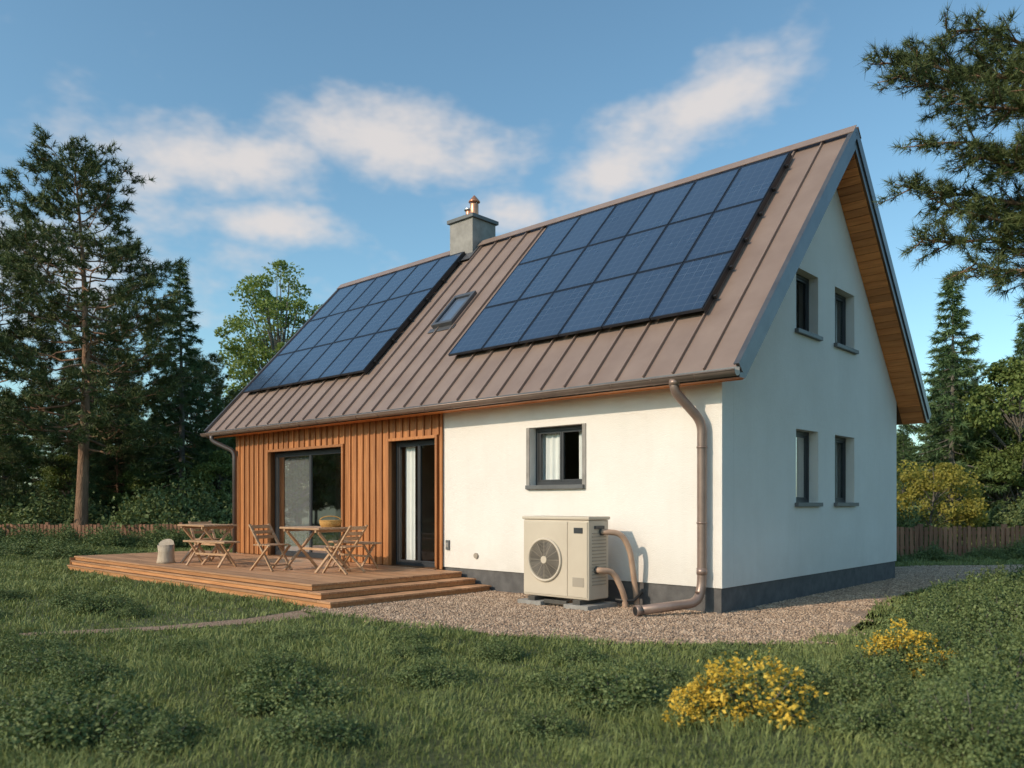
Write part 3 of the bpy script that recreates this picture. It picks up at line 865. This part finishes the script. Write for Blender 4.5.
mb.build('refrigerant_pipes', hp)

# ---------------------------------------------------------------- furniture
def table(name, x, y, rz, L=1.15, Wd=.7, H=.72):
    e = empty(name, (x, y, DZ + .002), rz); F = M['furn']; mb = MB(); n = 7; w = Wd / n
    for i in range(n): mb.box(-L / 2, L / 2, -Wd / 2 + i * w + .004, -Wd / 2 + (i + 1) * w - .004, H - .03, H, F)
    for sx in (-L / 2 + .12, L / 2 - .12): mb.box(sx - .02, sx + .02, -Wd / 2 + .02, Wd / 2 - .02, H - .075, H - .031, F)
    mb.build('table_top', e, .003); mb = MB()
    for sx in (-L / 2 + .12, L / 2 - .12):
        mb.bar((sx - .018, -Wd / 2 + .04, 0), (sx - .018, Wd / 2 - .06, H - .07), .035, .055, F, up=(1, 0, 0))
        mb.bar((sx + .02, Wd / 2 - .04, 0), (sx + .02, -Wd / 2 + .06, H - .07), .035, .055, F, up=(1, 0, 0))
    mb.bar((-L / 2 + .12, 0, H * .49), (L / 2 - .12, 0, H * .49), .03, .04, F)
    mb.build('table_legs', e, .003); return e
def chair(name, x, y, rz, back=True):
    e = empty(name, (x, y, DZ + .002), rz); F = M['furn']; mb = MB(); S = .43; T = .76
    for i in range(6): mb.box(-.21, .21, -.2 + i * .068, -.2 + i * .068 + .055, S - .018, S, F)
    mb.build('seat', e, .003); mb = MB()
    for sx in (-.225, .225):
        k = .02 if sx > 0 else -.02
        mb.bar((sx, -.24, 0), (sx, .20, S - .02), .024, .045, F, up=(1, 0, 0))
        mb.bar((sx - k * 1.2, .26, 0), (sx - k * 1.2, -.30, T), .024, .045, F, up=(1, 0, 0))
    mb.bar((-.22, -.17, .07), (.22, -.17, .07), .03, .02, F); mb.bar((-.2, .20, .09), (.2, .20, .09), .03, .02, F)
    mb.build('legs', e, .003)
    mb = MB()
    for t in (.55, .63, .72):
        yy = .26 - .56 * (t / T); mb.box(-.2, .2, yy - .01, yy + .01, t - .028, t + .028, F)
    mb.build('backrest', e, .003)
    return e
def bench(name, x, y, rz, L=1.1):
    e = empty(name, (x, y, DZ + .002), rz); F = M['furn']; mb = MB()
    for i in range(3): mb.box(-L / 2, L / 2, -.16 + i * .11, -.16 + i * .11 + .10, .42, .45, F)
    mb.build('seat', e, .003); mb = MB()
    for sx in (-L / 2 + .14, L / 2 - .14):
        mb.bar((sx - .014, -.17, 0), (sx - .014, .13, .42), .026, .045, F, up=(1, 0, 0)); mb.bar((sx + .014, .17, 0), (sx + .014, -.13, .42), .026, .045, F, up=(1, 0, 0))
    mb.bar((-L / 2 + .14, 0, .21), (L / 2 - .14, 0, .21), .025, .035, F)
    mb.build('legs', e, .003); return e
x, y = W(6.55, -1.55); table('garden_table', x, y, HROT)
x, y = W(7.2, -2.0); chair('folding_chair', x, y, HROT - R(80))
x, y = W(5.85, -1.5); chair('folding_chair', x, y, HROT + R(105))
x, y = W(6.6, -.75); bench('garden_bench', x, y, HROT)
bx, by = W(6.3, -1.45)
mb = MB()
mb.tube([(0, 0, 0), (0, 0, .05), (0, 0, .11), (0, 0, .115)], [.15, .175, .185, .17], M['wicker'], 20)
for i in range(4): mb.tube([(.0 + (.155 + i * .008) * math.cos(a_), (.155 + i * .008) * math.sin(a_), .015 + i * .03) for a_ in [k * math.pi / 12 for k in range(25)]], .009, M['wicker'], 5, False)
mb.tube([(.17 * math.cos(a_), 0, .11 + .07 * math.sin(a_)) for a_ in [k * math.pi / 10 for k in range(11)]], .009, M['wicker'], 6)
mb.build('wicker_basket', None, 0, (bx, by, DZ + .724), .3)
x, y = W(9.45, -2.0); table('garden_table', x, y, HROT, 1.05, .65, .72)
x, y = W(8.7, -2.3); bench('garden_bench', x, y, HROT + R(8), 1.2)
x, y = W(10.1, -1.7); chair('folding_chair', x, y, HROT - R(95))
mb = MB()
mb.tube([(0, 0, 0), (0, 0, .05), (.005, 0, .2), (0, .005, .34), (0, 0, .345)], [.17, .155, .14, .15, .145], M['stump'], 16)
x, y = W(10.05, -2.5); mb.build('tree_stump_stool', None, 0, (x, y, DZ + .001))

# ---------------------------------------------------------------- ground
def inpoly(px, py, poly):
    px = np.asarray(px); py = np.asarray(py); ins = np.zeros(px.shape, bool); n = len(poly)
    for i in range(n):
        x1, y1 = poly[i]; x2, y2 = poly[(i + 1) % n]
        c = ((y1 > py) != (y2 > py)) & (px < (x2 - x1) * (py - y1) / (y2 - y1 + 1e-12) + x1)
        ins ^= c
    return ins
GR = [(-2.75, 10.45), (-1.7, 9.65), (-.8, 9.0), (.1, 8.4), (.9, 8.1), (1.8, 7.95), (2.8, 8.05), (3.5, 8.55), (4.1, 9.5), (5.0, 11.1), (6.2, 12.6), (8.0, 14.4), (10.0, 15.8), (14, 17.2), (20, 18.6), (20, 20.0), (14, 18.9), (10, 17.9), (7.5, 17.5), (6, 16.5), (2, 14), (-1, 14), (-2.2, 11)]
PA = [(-2.75, 10.5), (-2.4, 9.9), (-3.1, 9.3), (-4.0, 8.8), (-5.2, 8.45), (-5.3, 8.65), (-4.0, 9.15), (-3.2, 9.75)]
def gz_(x, y):
    x = np.asarray(x, float); y = np.asarray(y, float)
    n = .05 * np.sin(x * 1.1 + .6 * y) * np.cos(y * .9 - .3 * x) + .035 * np.sin(x * 2.3 - y * 1.7) + .02 * np.sin(3.9 * x + 4.4 * y)
    m = np.clip((7.4 - y) / 2.5, 0, 1)
    m = np.maximum(m, np.clip((-9.5 - x) / 3, 0, 1))
    return n * m
cs = np.concatenate([[-3000, -800, -250, -100, -50], np.linspace(-30, 30, 181), [50, 100, 250, 800, 3000]])
X, Y = np.meshgrid(cs, cs); Z = gz_(X, Y) * (np.hypot(X, Y) < 45)
V = np.stack([X, Y, Z], -1).reshape(-1, 3); n = len(cs)
i, j = np.meshgrid(np.arange(n - 1), np.arange(n - 1), indexing='ij'); b = i * n + j
F = np.stack([b, b + 1, b + n + 1, b + n], -1).reshape(-1, 4)
link(D.objects.new('ground', np_mesh('ground', [(V, [F], 0, True)], [M['ground']])))
def sheet(name, poly, z, mat):
    me = D.meshes.new(name); bm = bmesh.new()
    f = bm.faces.new([bm.verts.new((p[0], p[1], z)) for p in poly]); bmesh.ops.triangulate(bm, faces=[f])
    bmesh.ops.recalc_face_normals(bm, faces=bm.faces)
    for ff in bm.faces:
        if ff.normal.z < 0: ff.normal_flip()
    bm.to_mesh(me); bm.free(); me.materials.append(mat); link(D.objects.new(name, me))
sheet('gravel_area', GR, .010, M['gravel']); sheet('gravel_path', PA, .006, M['path'])

rng = np.random.default_rng(11)
def free(x, y, mg):
    ok = ~inpoly(x, y, GR) & ~inpoly(x, y, PA)
    dx = x - CX; dy = y - CY; u = dx * U[0] + dy * U[1]; v = dx * Vv[0] + dy * Vv[1]
    ok &= ~((u > 4.0 - mg) & (u < DU + mg) & (v > -3.06 - mg) & (v < 7))
    ok &= ~((u > -.2) & (u < 12.2) & (v > -.5) & (v < GW + .1))
    return ok
def fbm2(x, y, s, seed):
    r = np.random.default_rng(seed); o = np.zeros_like(x)
    for k in range(7):
        a = r.uniform(0, 6.28); f = s * r.uniform(.6, 1.9); o += np.sin((x * math.cos(a) + y * math.sin(a)) * f + r.uniform(0, 6.28))
    return o / 7 * 1.6
def blades(x, y, w0, hs):
    n = len(x); r = rng
    c1 = fbm2(x, y, 1.6, 1); c2 = fbm2(x, y, 6.0, 2); c3 = fbm2(x, y, 17.0, 3)
    hh = hs * (.072 + .026 * c1 + .022 * c2 + .014 * c3) * r.uniform(.55, 1.35, n)
    hh = np.clip(hh, .018, .2)[:, None]
    tall = r.uniform(0, 1, n) < .012; hh[tall] *= 1.7
    p = np.stack([x, y, gz_(x, y) - .006], 1)
    ang = r.uniform(0, 6.283, n) ; ang = np.where(r.uniform(0, 1, n) < .5, ang, c2 * 3 + c1 * 2 + r.normal(0, .5, n))
    ln = np.stack([np.cos(ang), np.sin(ang), np.zeros(n)], 1); a2 = r.uniform(0, 6.283, n); sd = np.stack([-np.sin(a2), np.cos(a2), np.zeros(n)], 1)
    le = r.uniform(.2, 1.1, (n, 1)); ww = (w0 * r.uniform(.6, 1.3, n))[:, None]; up = np.array([0, 0, 1.])
    mid = p + up * hh * .6 + ln * hh * le * .3; tip = p + up * hh * (1.05 - .35 * le) + ln * hh * le
    V = np.stack([p - sd * ww / 2, p + sd * ww / 2, mid + sd * ww * .42, mid - sd * ww * .42, tip], 1).reshape(-1, 3)
    k = np.arange(n)[:, None] * 5
    return (V, [k + np.array([[0, 1, 2, 3]]), k + np.array([[3, 2, 4]])], 0, False)
ch = []
NB = 430000
yy = np.concatenate([rng.uniform(2.8, 30, int(NB * .85)), 2.8 + rng.uniform(0, 1, int(NB * .15)) ** 1.0 * 6])
xx = rng.uniform(-1, 1, len(yy)) * (.70 * yy + 1.2)
k = free(xx, yy, .03); xx = xx[k]; yy = yy[k]
d_ = np.maximum(yy, 4.5)
ch.append(blades(xx, yy, .0062 * (d_ / 5.0) ** .85, 1 + .02 * np.maximum(0, d_ - 8)))
xx = rng.uniform(-26, 26, 60000); yy = rng.uniform(-12, 22, 60000)
k = (np.abs(xx) > .70 * np.maximum(yy, 0) + 1.0) | (yy < 2.8); k &= free(xx, yy, .05); xx = xx[k]; yy = yy[k]
ch.append(blades(xx, yy, .035 + 0 * xx, 1.4))
link(D.objects.new('lawn_grass', np_mesh('lawn_grass', ch, [M['grass']])))

def grid(x0, x1, y0, y1, st):
    a, b = np.meshgrid(np.arange(x0, x1, st), np.arange(y0, y1, st)); a = a.ravel(); b = b.ravel()
    return a, b
def pebble_patch(name, n, rad, seed):
    r = np.random.default_rng(seed)
    bm = bmesh.new(); bmesh.ops.create_icosphere(bm, subdivisions=1, radius=1); bv = np.array([v.co[:] for v in bm.verts]); bf = np.array([[v.index for v in f.verts] for f in bm.faces]); bm.free()
    c = np.stack([r.uniform(-rad, rad, n), r.uniform(-rad, rad, n), r.uniform(-.002, .006, n)], 1)
    s = r.uniform(.007, .017, (n, 1, 1)) * r.uniform(.6, 1.2, (n, 1, 3)) * [1, 1, .65]
    V = (bv[None] * s + r.normal(size=(n, len(bv), 3)) * .0012)
    a = r.uniform(0, 6.28, n); ca, sa = np.cos(a)[:, None], np.sin(a)[:, None]
    V = np.stack([V[..., 0] * ca - V[..., 1] * sa, V[..., 0] * sa + V[..., 1] * ca, V[..., 2]], -1) + c[:, None]
    F = (bf[None] + np.arange(n)[:, None, None] * len(bv)).reshape(-1, 3)
    return np_mesh(name, [(V.reshape(-1, 3), [F], 0, True)], [M['pebble']])
pb = [pebble_patch('pebbles_%d' % i, 430, .25, i) for i in range(3)]
x, y = grid(-9, 16, 7.2, 18, .5); k = inpoly(x, y, GR)
dx = x - CX; dy = y - CY; uu = dx * U[0] + dy * U[1]; vv = dx * Vv[0] + dy * Vv[1]
k &= ~((uu > .1) & (uu < 12) & (vv > .1) & (vv < GW)) & ~((uu > 4.3) & (vv > -2.8))
x = x[k]; y = y[k]; n = len(x)
rot = np.zeros((n, 3)); rot[:, 2] = rng.integers(0, 4, n) * math.pi / 2
scatter('gravel_pebbles', np.stack([x, y, np.full(n, .012)], 1), rot, np.ones((n, 3)), pb)

# ---------------------------------------------------------------- vegetation
def pineprof(mx): return lambda t: mx * min(1, .35 + (1 - t) * 2.1) * (1 if t > .5 else .8 + .2 * (t / .5))
pineA = gen_pine('pine_a', 12.6, 3, .26, pineprof(3.0), 95, tuft=6, w=.028)
pineB = gen_pine('pine_b', 10.5, 9, .12, pineprof(2.4), 76, tuft=6)
spA = gen_spruce('spruce_a', 12, 2.5, 1, .9); spB = gen_spruce('spruce_b', 10.5, 2.4, 2)
brA = gen_broad('broad_a', 9, 2.6, 3.4, 3, 'leaf', 80, 200, .17, .7, .12)
brB = gen_broad('broad_b', 7.5, 2.7, 2.9, 4, 'leaf', 75, 200, .16, .7, .06)
bir = gen_broad('birch', 13.5, 3.2, 5.2, 5, 'birch', 125, 140, .17, .62, .22)
yb = gen_broad('yellow_tree', 3.2, 1.6, 1.4, 6, 'yleaf', 50, 200, .1, .42, .05)
place('pine_tree', pineA, -14.4, 27); place('pine_tree', pineB, -18.6, 28.5, 0, 1.0, 1.0)
place('pine_tree', pineB, -17.0, 33, 0, 2.5, .88)
place('spruce_tree', spA, -12.9, 31.5, 0, 0, .90); place('spruce_tree', spB, -11.3, 31, 0, 1, .52)
place('birch_tree', bir, -11.6, 40)
place('spruce_tree', spB, 17.4, 32, 0, .6); place('broadleaf_tree', brA, 19.6, 31, 0, 2, .95)
place('spruce_tree', spA, 21.5, 34, 0, 3, .75)
place('yellow_green_tree', yb, 12.1, 23.5, 0, 0, .95)
pts = []
def addp(x, y, s): pts.append((x, y, s))
r2 = np.random.default_rng(21)
for k in range(40): addp(r2.uniform(-38, -6), r2.uniform(34, 52), r2.uniform(.5, .8))
for k in range(12): addp(r2.uniform(-24, -10), r2.uniform(30.5, 34), r2.uniform(.35, .5))
for k in range(46): addp(r2.uniform(8, 48), r2.uniform(35, 55), r2.uniform(.6, .9))
for k in range(12): addp(r2.uniform(14, 30), r2.uniform(28, 33), r2.uniform(.42, .62))
for k in range(60):
    a_ = r2.uniform(math.radians(100), math.radians(440)); d_ = r2.uniform(42, 60)
    xx, yy = d_ * math.cos(a_), d_ * math.sin(a_)
    if yy > 20: continue
    addp(xx, yy, r2.uniform(.8, 1.2))
for k in range(34): addp(r2.uniform(-48, -34), -4 + 38 * k / 34 + r2.uniform(-.6, .6), r2.uniform(.85, 1.2))
pts = np.array(pts); n = len(pts); rot = np.zeros((n, 3)); rot[:, 2] = r2.uniform(0, 6.28, n)
sc = np.repeat(pts[:, 2:3], 3, 1); P3 = pts.copy(); P3[:, 2] = 0
scatter('background_trees', P3, rot, sc, [spB, brA, brB, pineB, brB])

def near_pine():
    rng = np.random.default_rng(77); ch = []
    T = np.array([6.3, 7.6, 0.]); H = 12.5
    ts = np.linspace(0, 1, 14); tr = T + np.stack([.15 * np.sin(ts * 4), .1 * np.cos(ts * 5), ts * H], 1)
    V, F = tube_np(tr, .17 * (1 - ts * .85), 12); ch.append((V, [F], 0, True))
    tips = [(-2.7, -.1, 5.35, 5.0), (-2.45, .3, 5.75, 5.3), (-2.75, .1, 5.65, 5.2), (-2.3, -.3, 5.1, 4.8), (-2.45, -.2, 4.75, 4.5), (-2.5, .2, 4.45, 4.25), (-2.3, .1, 4.2, 4.1), (-2.35, .2, 3.95, 3.9), (-2.0, -.2, 4.6, 4.5), (-1.9, .1, 3.65, 3.8), (-2.1, .2, 6.0, 5.5), (-1.7, -.4, 5.2, 4.7), (-1.5, .3, 4.3, 4.3), (-1.3, .1, 3.3, 3.6), (-1.6, .2, 5.7, 5.3), (-1.6, .0, 4.0, 4.1)]
    nm = len(tips)
    for k in range(40):
        a_ = rng.uniform(-2.0, 2.0); l_ = rng.uniform(1.2, 2.2); z_ = rng.uniform(4.2, 12)
        tips.append((l_ * math.cos(a_), l_ * math.sin(a_), z_, z_ - .5))
    for k in range(16):
        a_ = rng.uniform(2.4, 3.9); l_ = rng.uniform(1.0, 2.2) * (1 if k % 2 else .8); z_ = rng.uniform(6.6, 12)
        tips.append((l_ * math.cos(a_), l_ * math.sin(a_), z_, z_ - .5))
    P = []; Dr = []
    for ti, (tx, ty, tz, sz) in enumerate(tips):
        e = T + [tx, ty, tz]; s = np.array([np.interp(sz / H, ts, tr[:, k]) for k in range(3)])
        q = np.linspace(0, 1, 9)[:, None]; ln = np.linalg.norm(e - s)
        br = s + (e - s) * q + np.array([0, 0, 1]) * (-.18 * np.sin(q * 3.14) * .6) + rng.normal(size=(9, 3)) * .03
        V, F = tube_np(br, np.linspace(.035, .008, 9), 6); ch.append((V, [F], 0, True))
        ax = unit(e - s); sdv = unit(np.cross(ax, [0, 0, 1.]))
        ns = int(ln * (17 if ti < nm else 7))
        for j in range(ns):
            q0 = .3 + .7 * (j + rng.uniform()) / ns
            sp = np.array([np.interp(q0, q[:, 0], br[:, k]) for k in range(3)])
            d = unit(ax * rng.uniform(.3, 1) + sdv * (1 if j % 2 else -1) * rng.uniform(.2, 1) + np.array([0, 0, rng.uniform(-.5, .55)]))
            sl = rng.uniform(.18, .5) * (1.25 - .6 * q0)
            ee = sp + d * sl
            V, F = tube_np(np.stack([sp, (sp + ee) / 2 + [0, 0, -.01], ee]), [.008, .006, .004], 4); ch.append((V, [F], 0, True))
            k = 3 + int(sl * 16); qq = rng.uniform(.2, 1.02, k)[:, None]
            P.append(sp + (ee - sp) * qq + rng.normal(size=(k, 3)) * .03); Dr.append(unit(np.tile(d, (k, 1)) + rng.normal(size=(k, 3)) * .45 + [0, 0, .15]))
    P = np.concatenate(P); Dr = np.concatenate(Dr)
    V, F = needles(rng, P, Dr, 22, .105, .0075, 1.0, .03); ch.append((V, [F], 1, False))
    o = D.objects.new('pine_tree', np_mesh('near_pine', ch, [M['bark'], M['pine']])); link(o)
near_pine()

bs = [gen_bush('bush_%d' % i, .5, .42, 40 + i, n=5500, size=.036) for i in range(3)]
bl = [gen_bush('bigbush_%d' % i, 1.0, 1.1, 60 + i, n=8000, size=.08, ncl=34) for i in range(2)]
bf = [gen_bush('flowerbush_%d' % i, .36, .37, 80 + i, n=3800, size=.026, flower=2300) for i in range(2)]
bd = gen_bush('dark_bush', .6, .6, 90, n=14000, size=.024)
rb = random.Random(3)
def shrub(x, y, s=1, sz=None, k=None): 
    place('low_shrub', bs[rb.randrange(3)] if k is None else bs[k], x, y, float(gz_(x, y)) - .01, rb.uniform(0, 6), s, sz or s)
for x, y, s in ((-5.2, 10.3, .85), (-5.9, 10.9, .7), (-4.7, 9.9, .5), (.75, 5.75, .85), (1.1, 6.3, .6), (.35, 6.1, .55), (-.1, 7.3, .5), (.6, 7.1, .5), (-1.0, 8.0, .5), (-1.5, 5.6, .8), (-2.6, 4.9, .95), (-3.1, 5.3, .7), (-1.9, 6.5, .6), (2.2, 5.9, .65), (1.9, 7.2, .45), (2.9, 6.5, .6), (-1.2, 4.7, .6), (-.6, 6.3, .6), (-3.9, 6.8, .7), (-2.2, 8.1, .5), (-.9, 7.3, .5), (.2, 5.0, .5), (-3.2, 6.1, .6), (-4.6, 7.6, .6), (-2.0, 4.6, .6), (-3.0, 7.6, .4), (-6.3, 9.6, .6), (-7.4, 11.6, .7)):
    shrub(x, y, s, s * .8)
for x, y, s in ((4.35, 8.5, .8), (4.8, 9.1, .9), (5.3, 9.8, .85), (5.3, 8.8, 1.0), (4.6, 7.9, .9), (3.9, 7.6, .7), (5.9, 10.6, .9), (6.2, 9.9, 1.0), (6.9, 11.6, .9), (7.5, 12.4, .9), (3.6, 7.0, .7), (5.1, 7.3, 1.0), (8.6, 13.4, .9), (7.4, 11.0, 1.1), (4.3, 6.2, 1.0), (3.2, 5.5, .7), (3.7, 6.0, .9), (2.9, 5.1, .75), (9.8, 14.6, .8), (2.4, 4.9, .6), (4.3, 7.0, .8), (2.0, 4.75, .5), (3.4, 6.4, .6), (2.5, 5.5, .6)):
    shrub(x, y, s, s * 1.1)
place('yellow_flower_bush', bf[0], 1.5, 5.15, float(gz_(1.5, 5.15)) - .01, 0, 1.1)
place('yellow_flower_bush', bf[1], 1.2, 5.0, float(gz_(1.2, 5.0)) - .01, 1, .65)
place('yellow_flower_bush', bf[1], 3.30, 6.75, float(gz_(3.3, 6.75)) - .01, 2, 1.0)
place('dark_shrub', bd, 2.5, 4.3, float(gz_(2.5, 4.3)) - .02, 0, .8)
for x, y, s in ((-12.2, 21, .9), (-13.8, 21.5, 1), (-15.5, 22.5, 1.1), (-11, 20, .7), (-10, 20.4, .6), (-17.3, 23, 1.1), (-9.3, 19.5, .55), (-12.9, 20.2, .7), (-14.6, 21.6, .9)):
    place('low_shrub', bl[rb.randrange(2)], x, y, 0, rb.uniform(0, 6), s, s * .5)
for i in range(16):
    x = -19 + i * .68 + rb.uniform(-.2, .2); s = rb.uniform(.6, .95)
    if i in (1, 2, 5, 9): continue
    place('hedge_shrub', bl[i % 2], x, rb.uniform(24.2, 25.2), 0, rb.uniform(0, 6), s, s * .85)
for i in range(26):
    x = rb.uniform(-24, -9); place('hedge_shrub', bl[i % 2], x, rb.uniform(27.5, 30), 0, rb.uniform(0, 6), rb.uniform(1.1, 1.9))
for i in range(24):
    x = rb.uniform(9, 23); place('hedge_shrub', bl[i % 2], x, rb.uniform(21.8, 25), 0, rb.uniform(0, 6), rb.uniform(.9, 1.6))
for x, y, s in ((10.2, 19.6, .5), (11.6, 19.8, .45), (8.9, 19.1, .45), (12.6, 20.0, .6)):
    place('low_shrub', bl[0], x, y, 0, rb.uniform(0, 6), s, s * .7)

def fence(name, p0, p1, h=.85):
    a = Vector((p0[0], p0[1], 0)); b = Vector((p1[0], p1[1], 0)); L = (b - a).length; an = math.atan2(b.y - a.y, b.x - a.x)
    e = empty(name, a, an); mb = MB(); x = 0; r = random.Random(int(L * 100))
    while x < L:
        hh = h + r.uniform(-.03, .03); t = r.uniform(-.006, .006)
        mb.hexa([(x, 0, .04), (x + .09, 0, .04), (x + .09, .022, .04), (x, .022, .04), (x + t, 0, hh), (x + .09 + t, 0, hh), (x + .09 + t, .022, hh), (x + t, .022, hh)], M['fence'])
        x += .125
    mb.build('pickets', e); mb = MB()
    for z in (.22, h - .2): mb.box(0, L, .024, .064, z, z + .08, M['fence'])
    x = 0
    while x < L: mb.box(x, x + .1, .066, .166, -.05, h + .06, M['fence']); x += 2.2
    mb.build('rails_and_posts', e)
fence('wooden_fence', (6.0, 20.4), (26, 21.2), .8)
fence('wooden_fence', (-26, 26.5), (-8.2, 25.6), .72)

# ---------------------------------------------------------------- light & sky
S = Vector((-.85, -.53, 0)).normalized(); EL = R(28)
Sd = Vector((S.x * math.cos(EL), S.y * math.cos(EL), math.sin(EL)))
sun = D.lights.new('sun', 'SUN'); sun.energy = 3.1; sun.angle = R(.7); sun.color = (1.0, .80, .60)
so = D.objects.new('sun', sun); so.rotation_euler = Sd.to_track_quat('Z', 'Y').to_euler(); so.location = (-20, -15, 20); link(so)
w = D.worlds.new('World'); scene.world = w; w.use_nodes = True; nt = w.node_tree; nt.nodes.clear()
out = nt.nodes.new('ShaderNodeOutputWorld'); bg = nt.nodes.new('ShaderNodeBackground')
sky = nt.nodes.new('ShaderNodeTexSky'); sky.sky_type = 'NISHITA'; sky.sun_disc = False
sky.sun_elevation = EL; sky.sun_rotation = math.atan2(S.x, S.y); sky.air_density = 1.0; sky.dust_density = 1.0; sky.ozone_density = 1.3
tc = nt.nodes.new('ShaderNodeTexCoord'); sx = nt.nodes.new('ShaderNodeSeparateXYZ'); nt.links.new(tc.outputs['Generated'], sx.inputs[0])
az = math_(nt, 'ARCTAN2', sx.outputs[0], sx.outputs[1]); el = math_(nt, 'ARCSINE', sx.outputs[2])
cmb = nt.nodes.new('ShaderNodeCombineXYZ'); nt.links.new(az, cmb.inputs[0]); nt.links.new(el, cmb.inputs[1])
n1 = noise(nt, 6, 4, .6, tc.outputs['Generated'], stretch=(1, 1, 1.8))
n2 = noise(nt, 20, 3, .6, tc.outputs['Generated'], stretch=(1, 1, 1.8))
def blob(azc, elc, ra, re, rot, amp=1.0):
    mp = nt.nodes.new('ShaderNodeMapping'); mp.vector_type = 'TEXTURE'
    mp.inputs['Location'].default_value = (azc, elc, 0); mp.inputs['Rotation'].default_value = (0, 0, rot); mp.inputs['Scale'].default_value = (ra, re, 1)
    nt.links.new(cmb.outputs[0], mp.inputs[0])
    vl = nt.nodes.new('ShaderNodeVectorMath'); vl.operation = 'LENGTH'; nt.links.new(mp.outputs[0], vl.inputs[0])
    return math_(nt, 'MULTIPLY_ADD', vl.outputs['Value'], -amp, amp)
def ae(x, y):
    k = (x - 512) / 809; m = (503 - y) / 809
    return math.atan(k), math.atan2(m, math.hypot(1, k))
acc = None
for (x, y, ra, re, rot, amp) in ((392, 146, 140, 42, -.05, 1.2), (240, 160, 135, 42, .12, 1.05), (470, 160, 95, 30, .1, .95), (277, 223, 76, 24, 0, 1.05), (708, 106, 125, 42, .5, 1.2), (614, 172, 115, 48, .5, 1.1), (508, 214, 66, 30, 0, 1.05), (40, 260, 190, 90, .1, .5)):
    a_, e_ = ae(x, y); bb = blob(a_, e_, ra / 809, re / 809, rot, amp)
    acc = bb if acc is None else math_(nt, 'MAXIMUM', acc, bb)
nn = math_(nt, 'ADD', math_(nt, 'MULTIPLY_ADD', n1, 2.2, -1.1), math_(nt, 'MULTIPLY_ADD', n2, 1.0, -.5))
mk = math_(nt, 'ADD', math_(nt, 'MAXIMUM', acc, -1.2), nn)
mr = nt.nodes.new('ShaderNodeMapRange'); mr.interpolation_type = 'SMOOTHSTEP'; nt.links.new(mk, mr.inputs[0])
mr.inputs[1].default_value = -.15; mr.inputs[2].default_value = 1.0; mr.inputs[3].default_value = 0; mr.inputs[4].default_value = .9
tint = mixc(nt, 1.0, sky.outputs[0], (1.14, 1.45, 1.40), 'MULTIPLY')
colr = mixc(nt, mr.outputs[0], tint, (6.0, 5.6, 5.4))
nt.links.new(colr, bg.inputs[0]); bg.inputs[1].default_value = .13; nt.links.new(bg.outputs[0], out.inputs[0])

# ---------------------------------------------------------------- camera
cd = D.cameras.new('camera'); cam = D.objects.new('camera', cd); link(cam)
cam.location = (0, 0, 1.4); cam.rotation_euler = (R(90), 0, 0)
cd.sensor_width = 36; cd.lens = 809 / 1024 * 36; cd.shift_y = 119 / 1024
cd.clip_start = .05; cd.clip_end = 8000
cd.dof.use_dof = True; cd.dof.focus_distance = 12.5; cd.dof.aperture_fstop = 1.8
scene.camera = cam
scene.view_settings.view_transform = 'Standard'; scene.view_settings.look = 'None'; scene.view_settings.exposure = 0
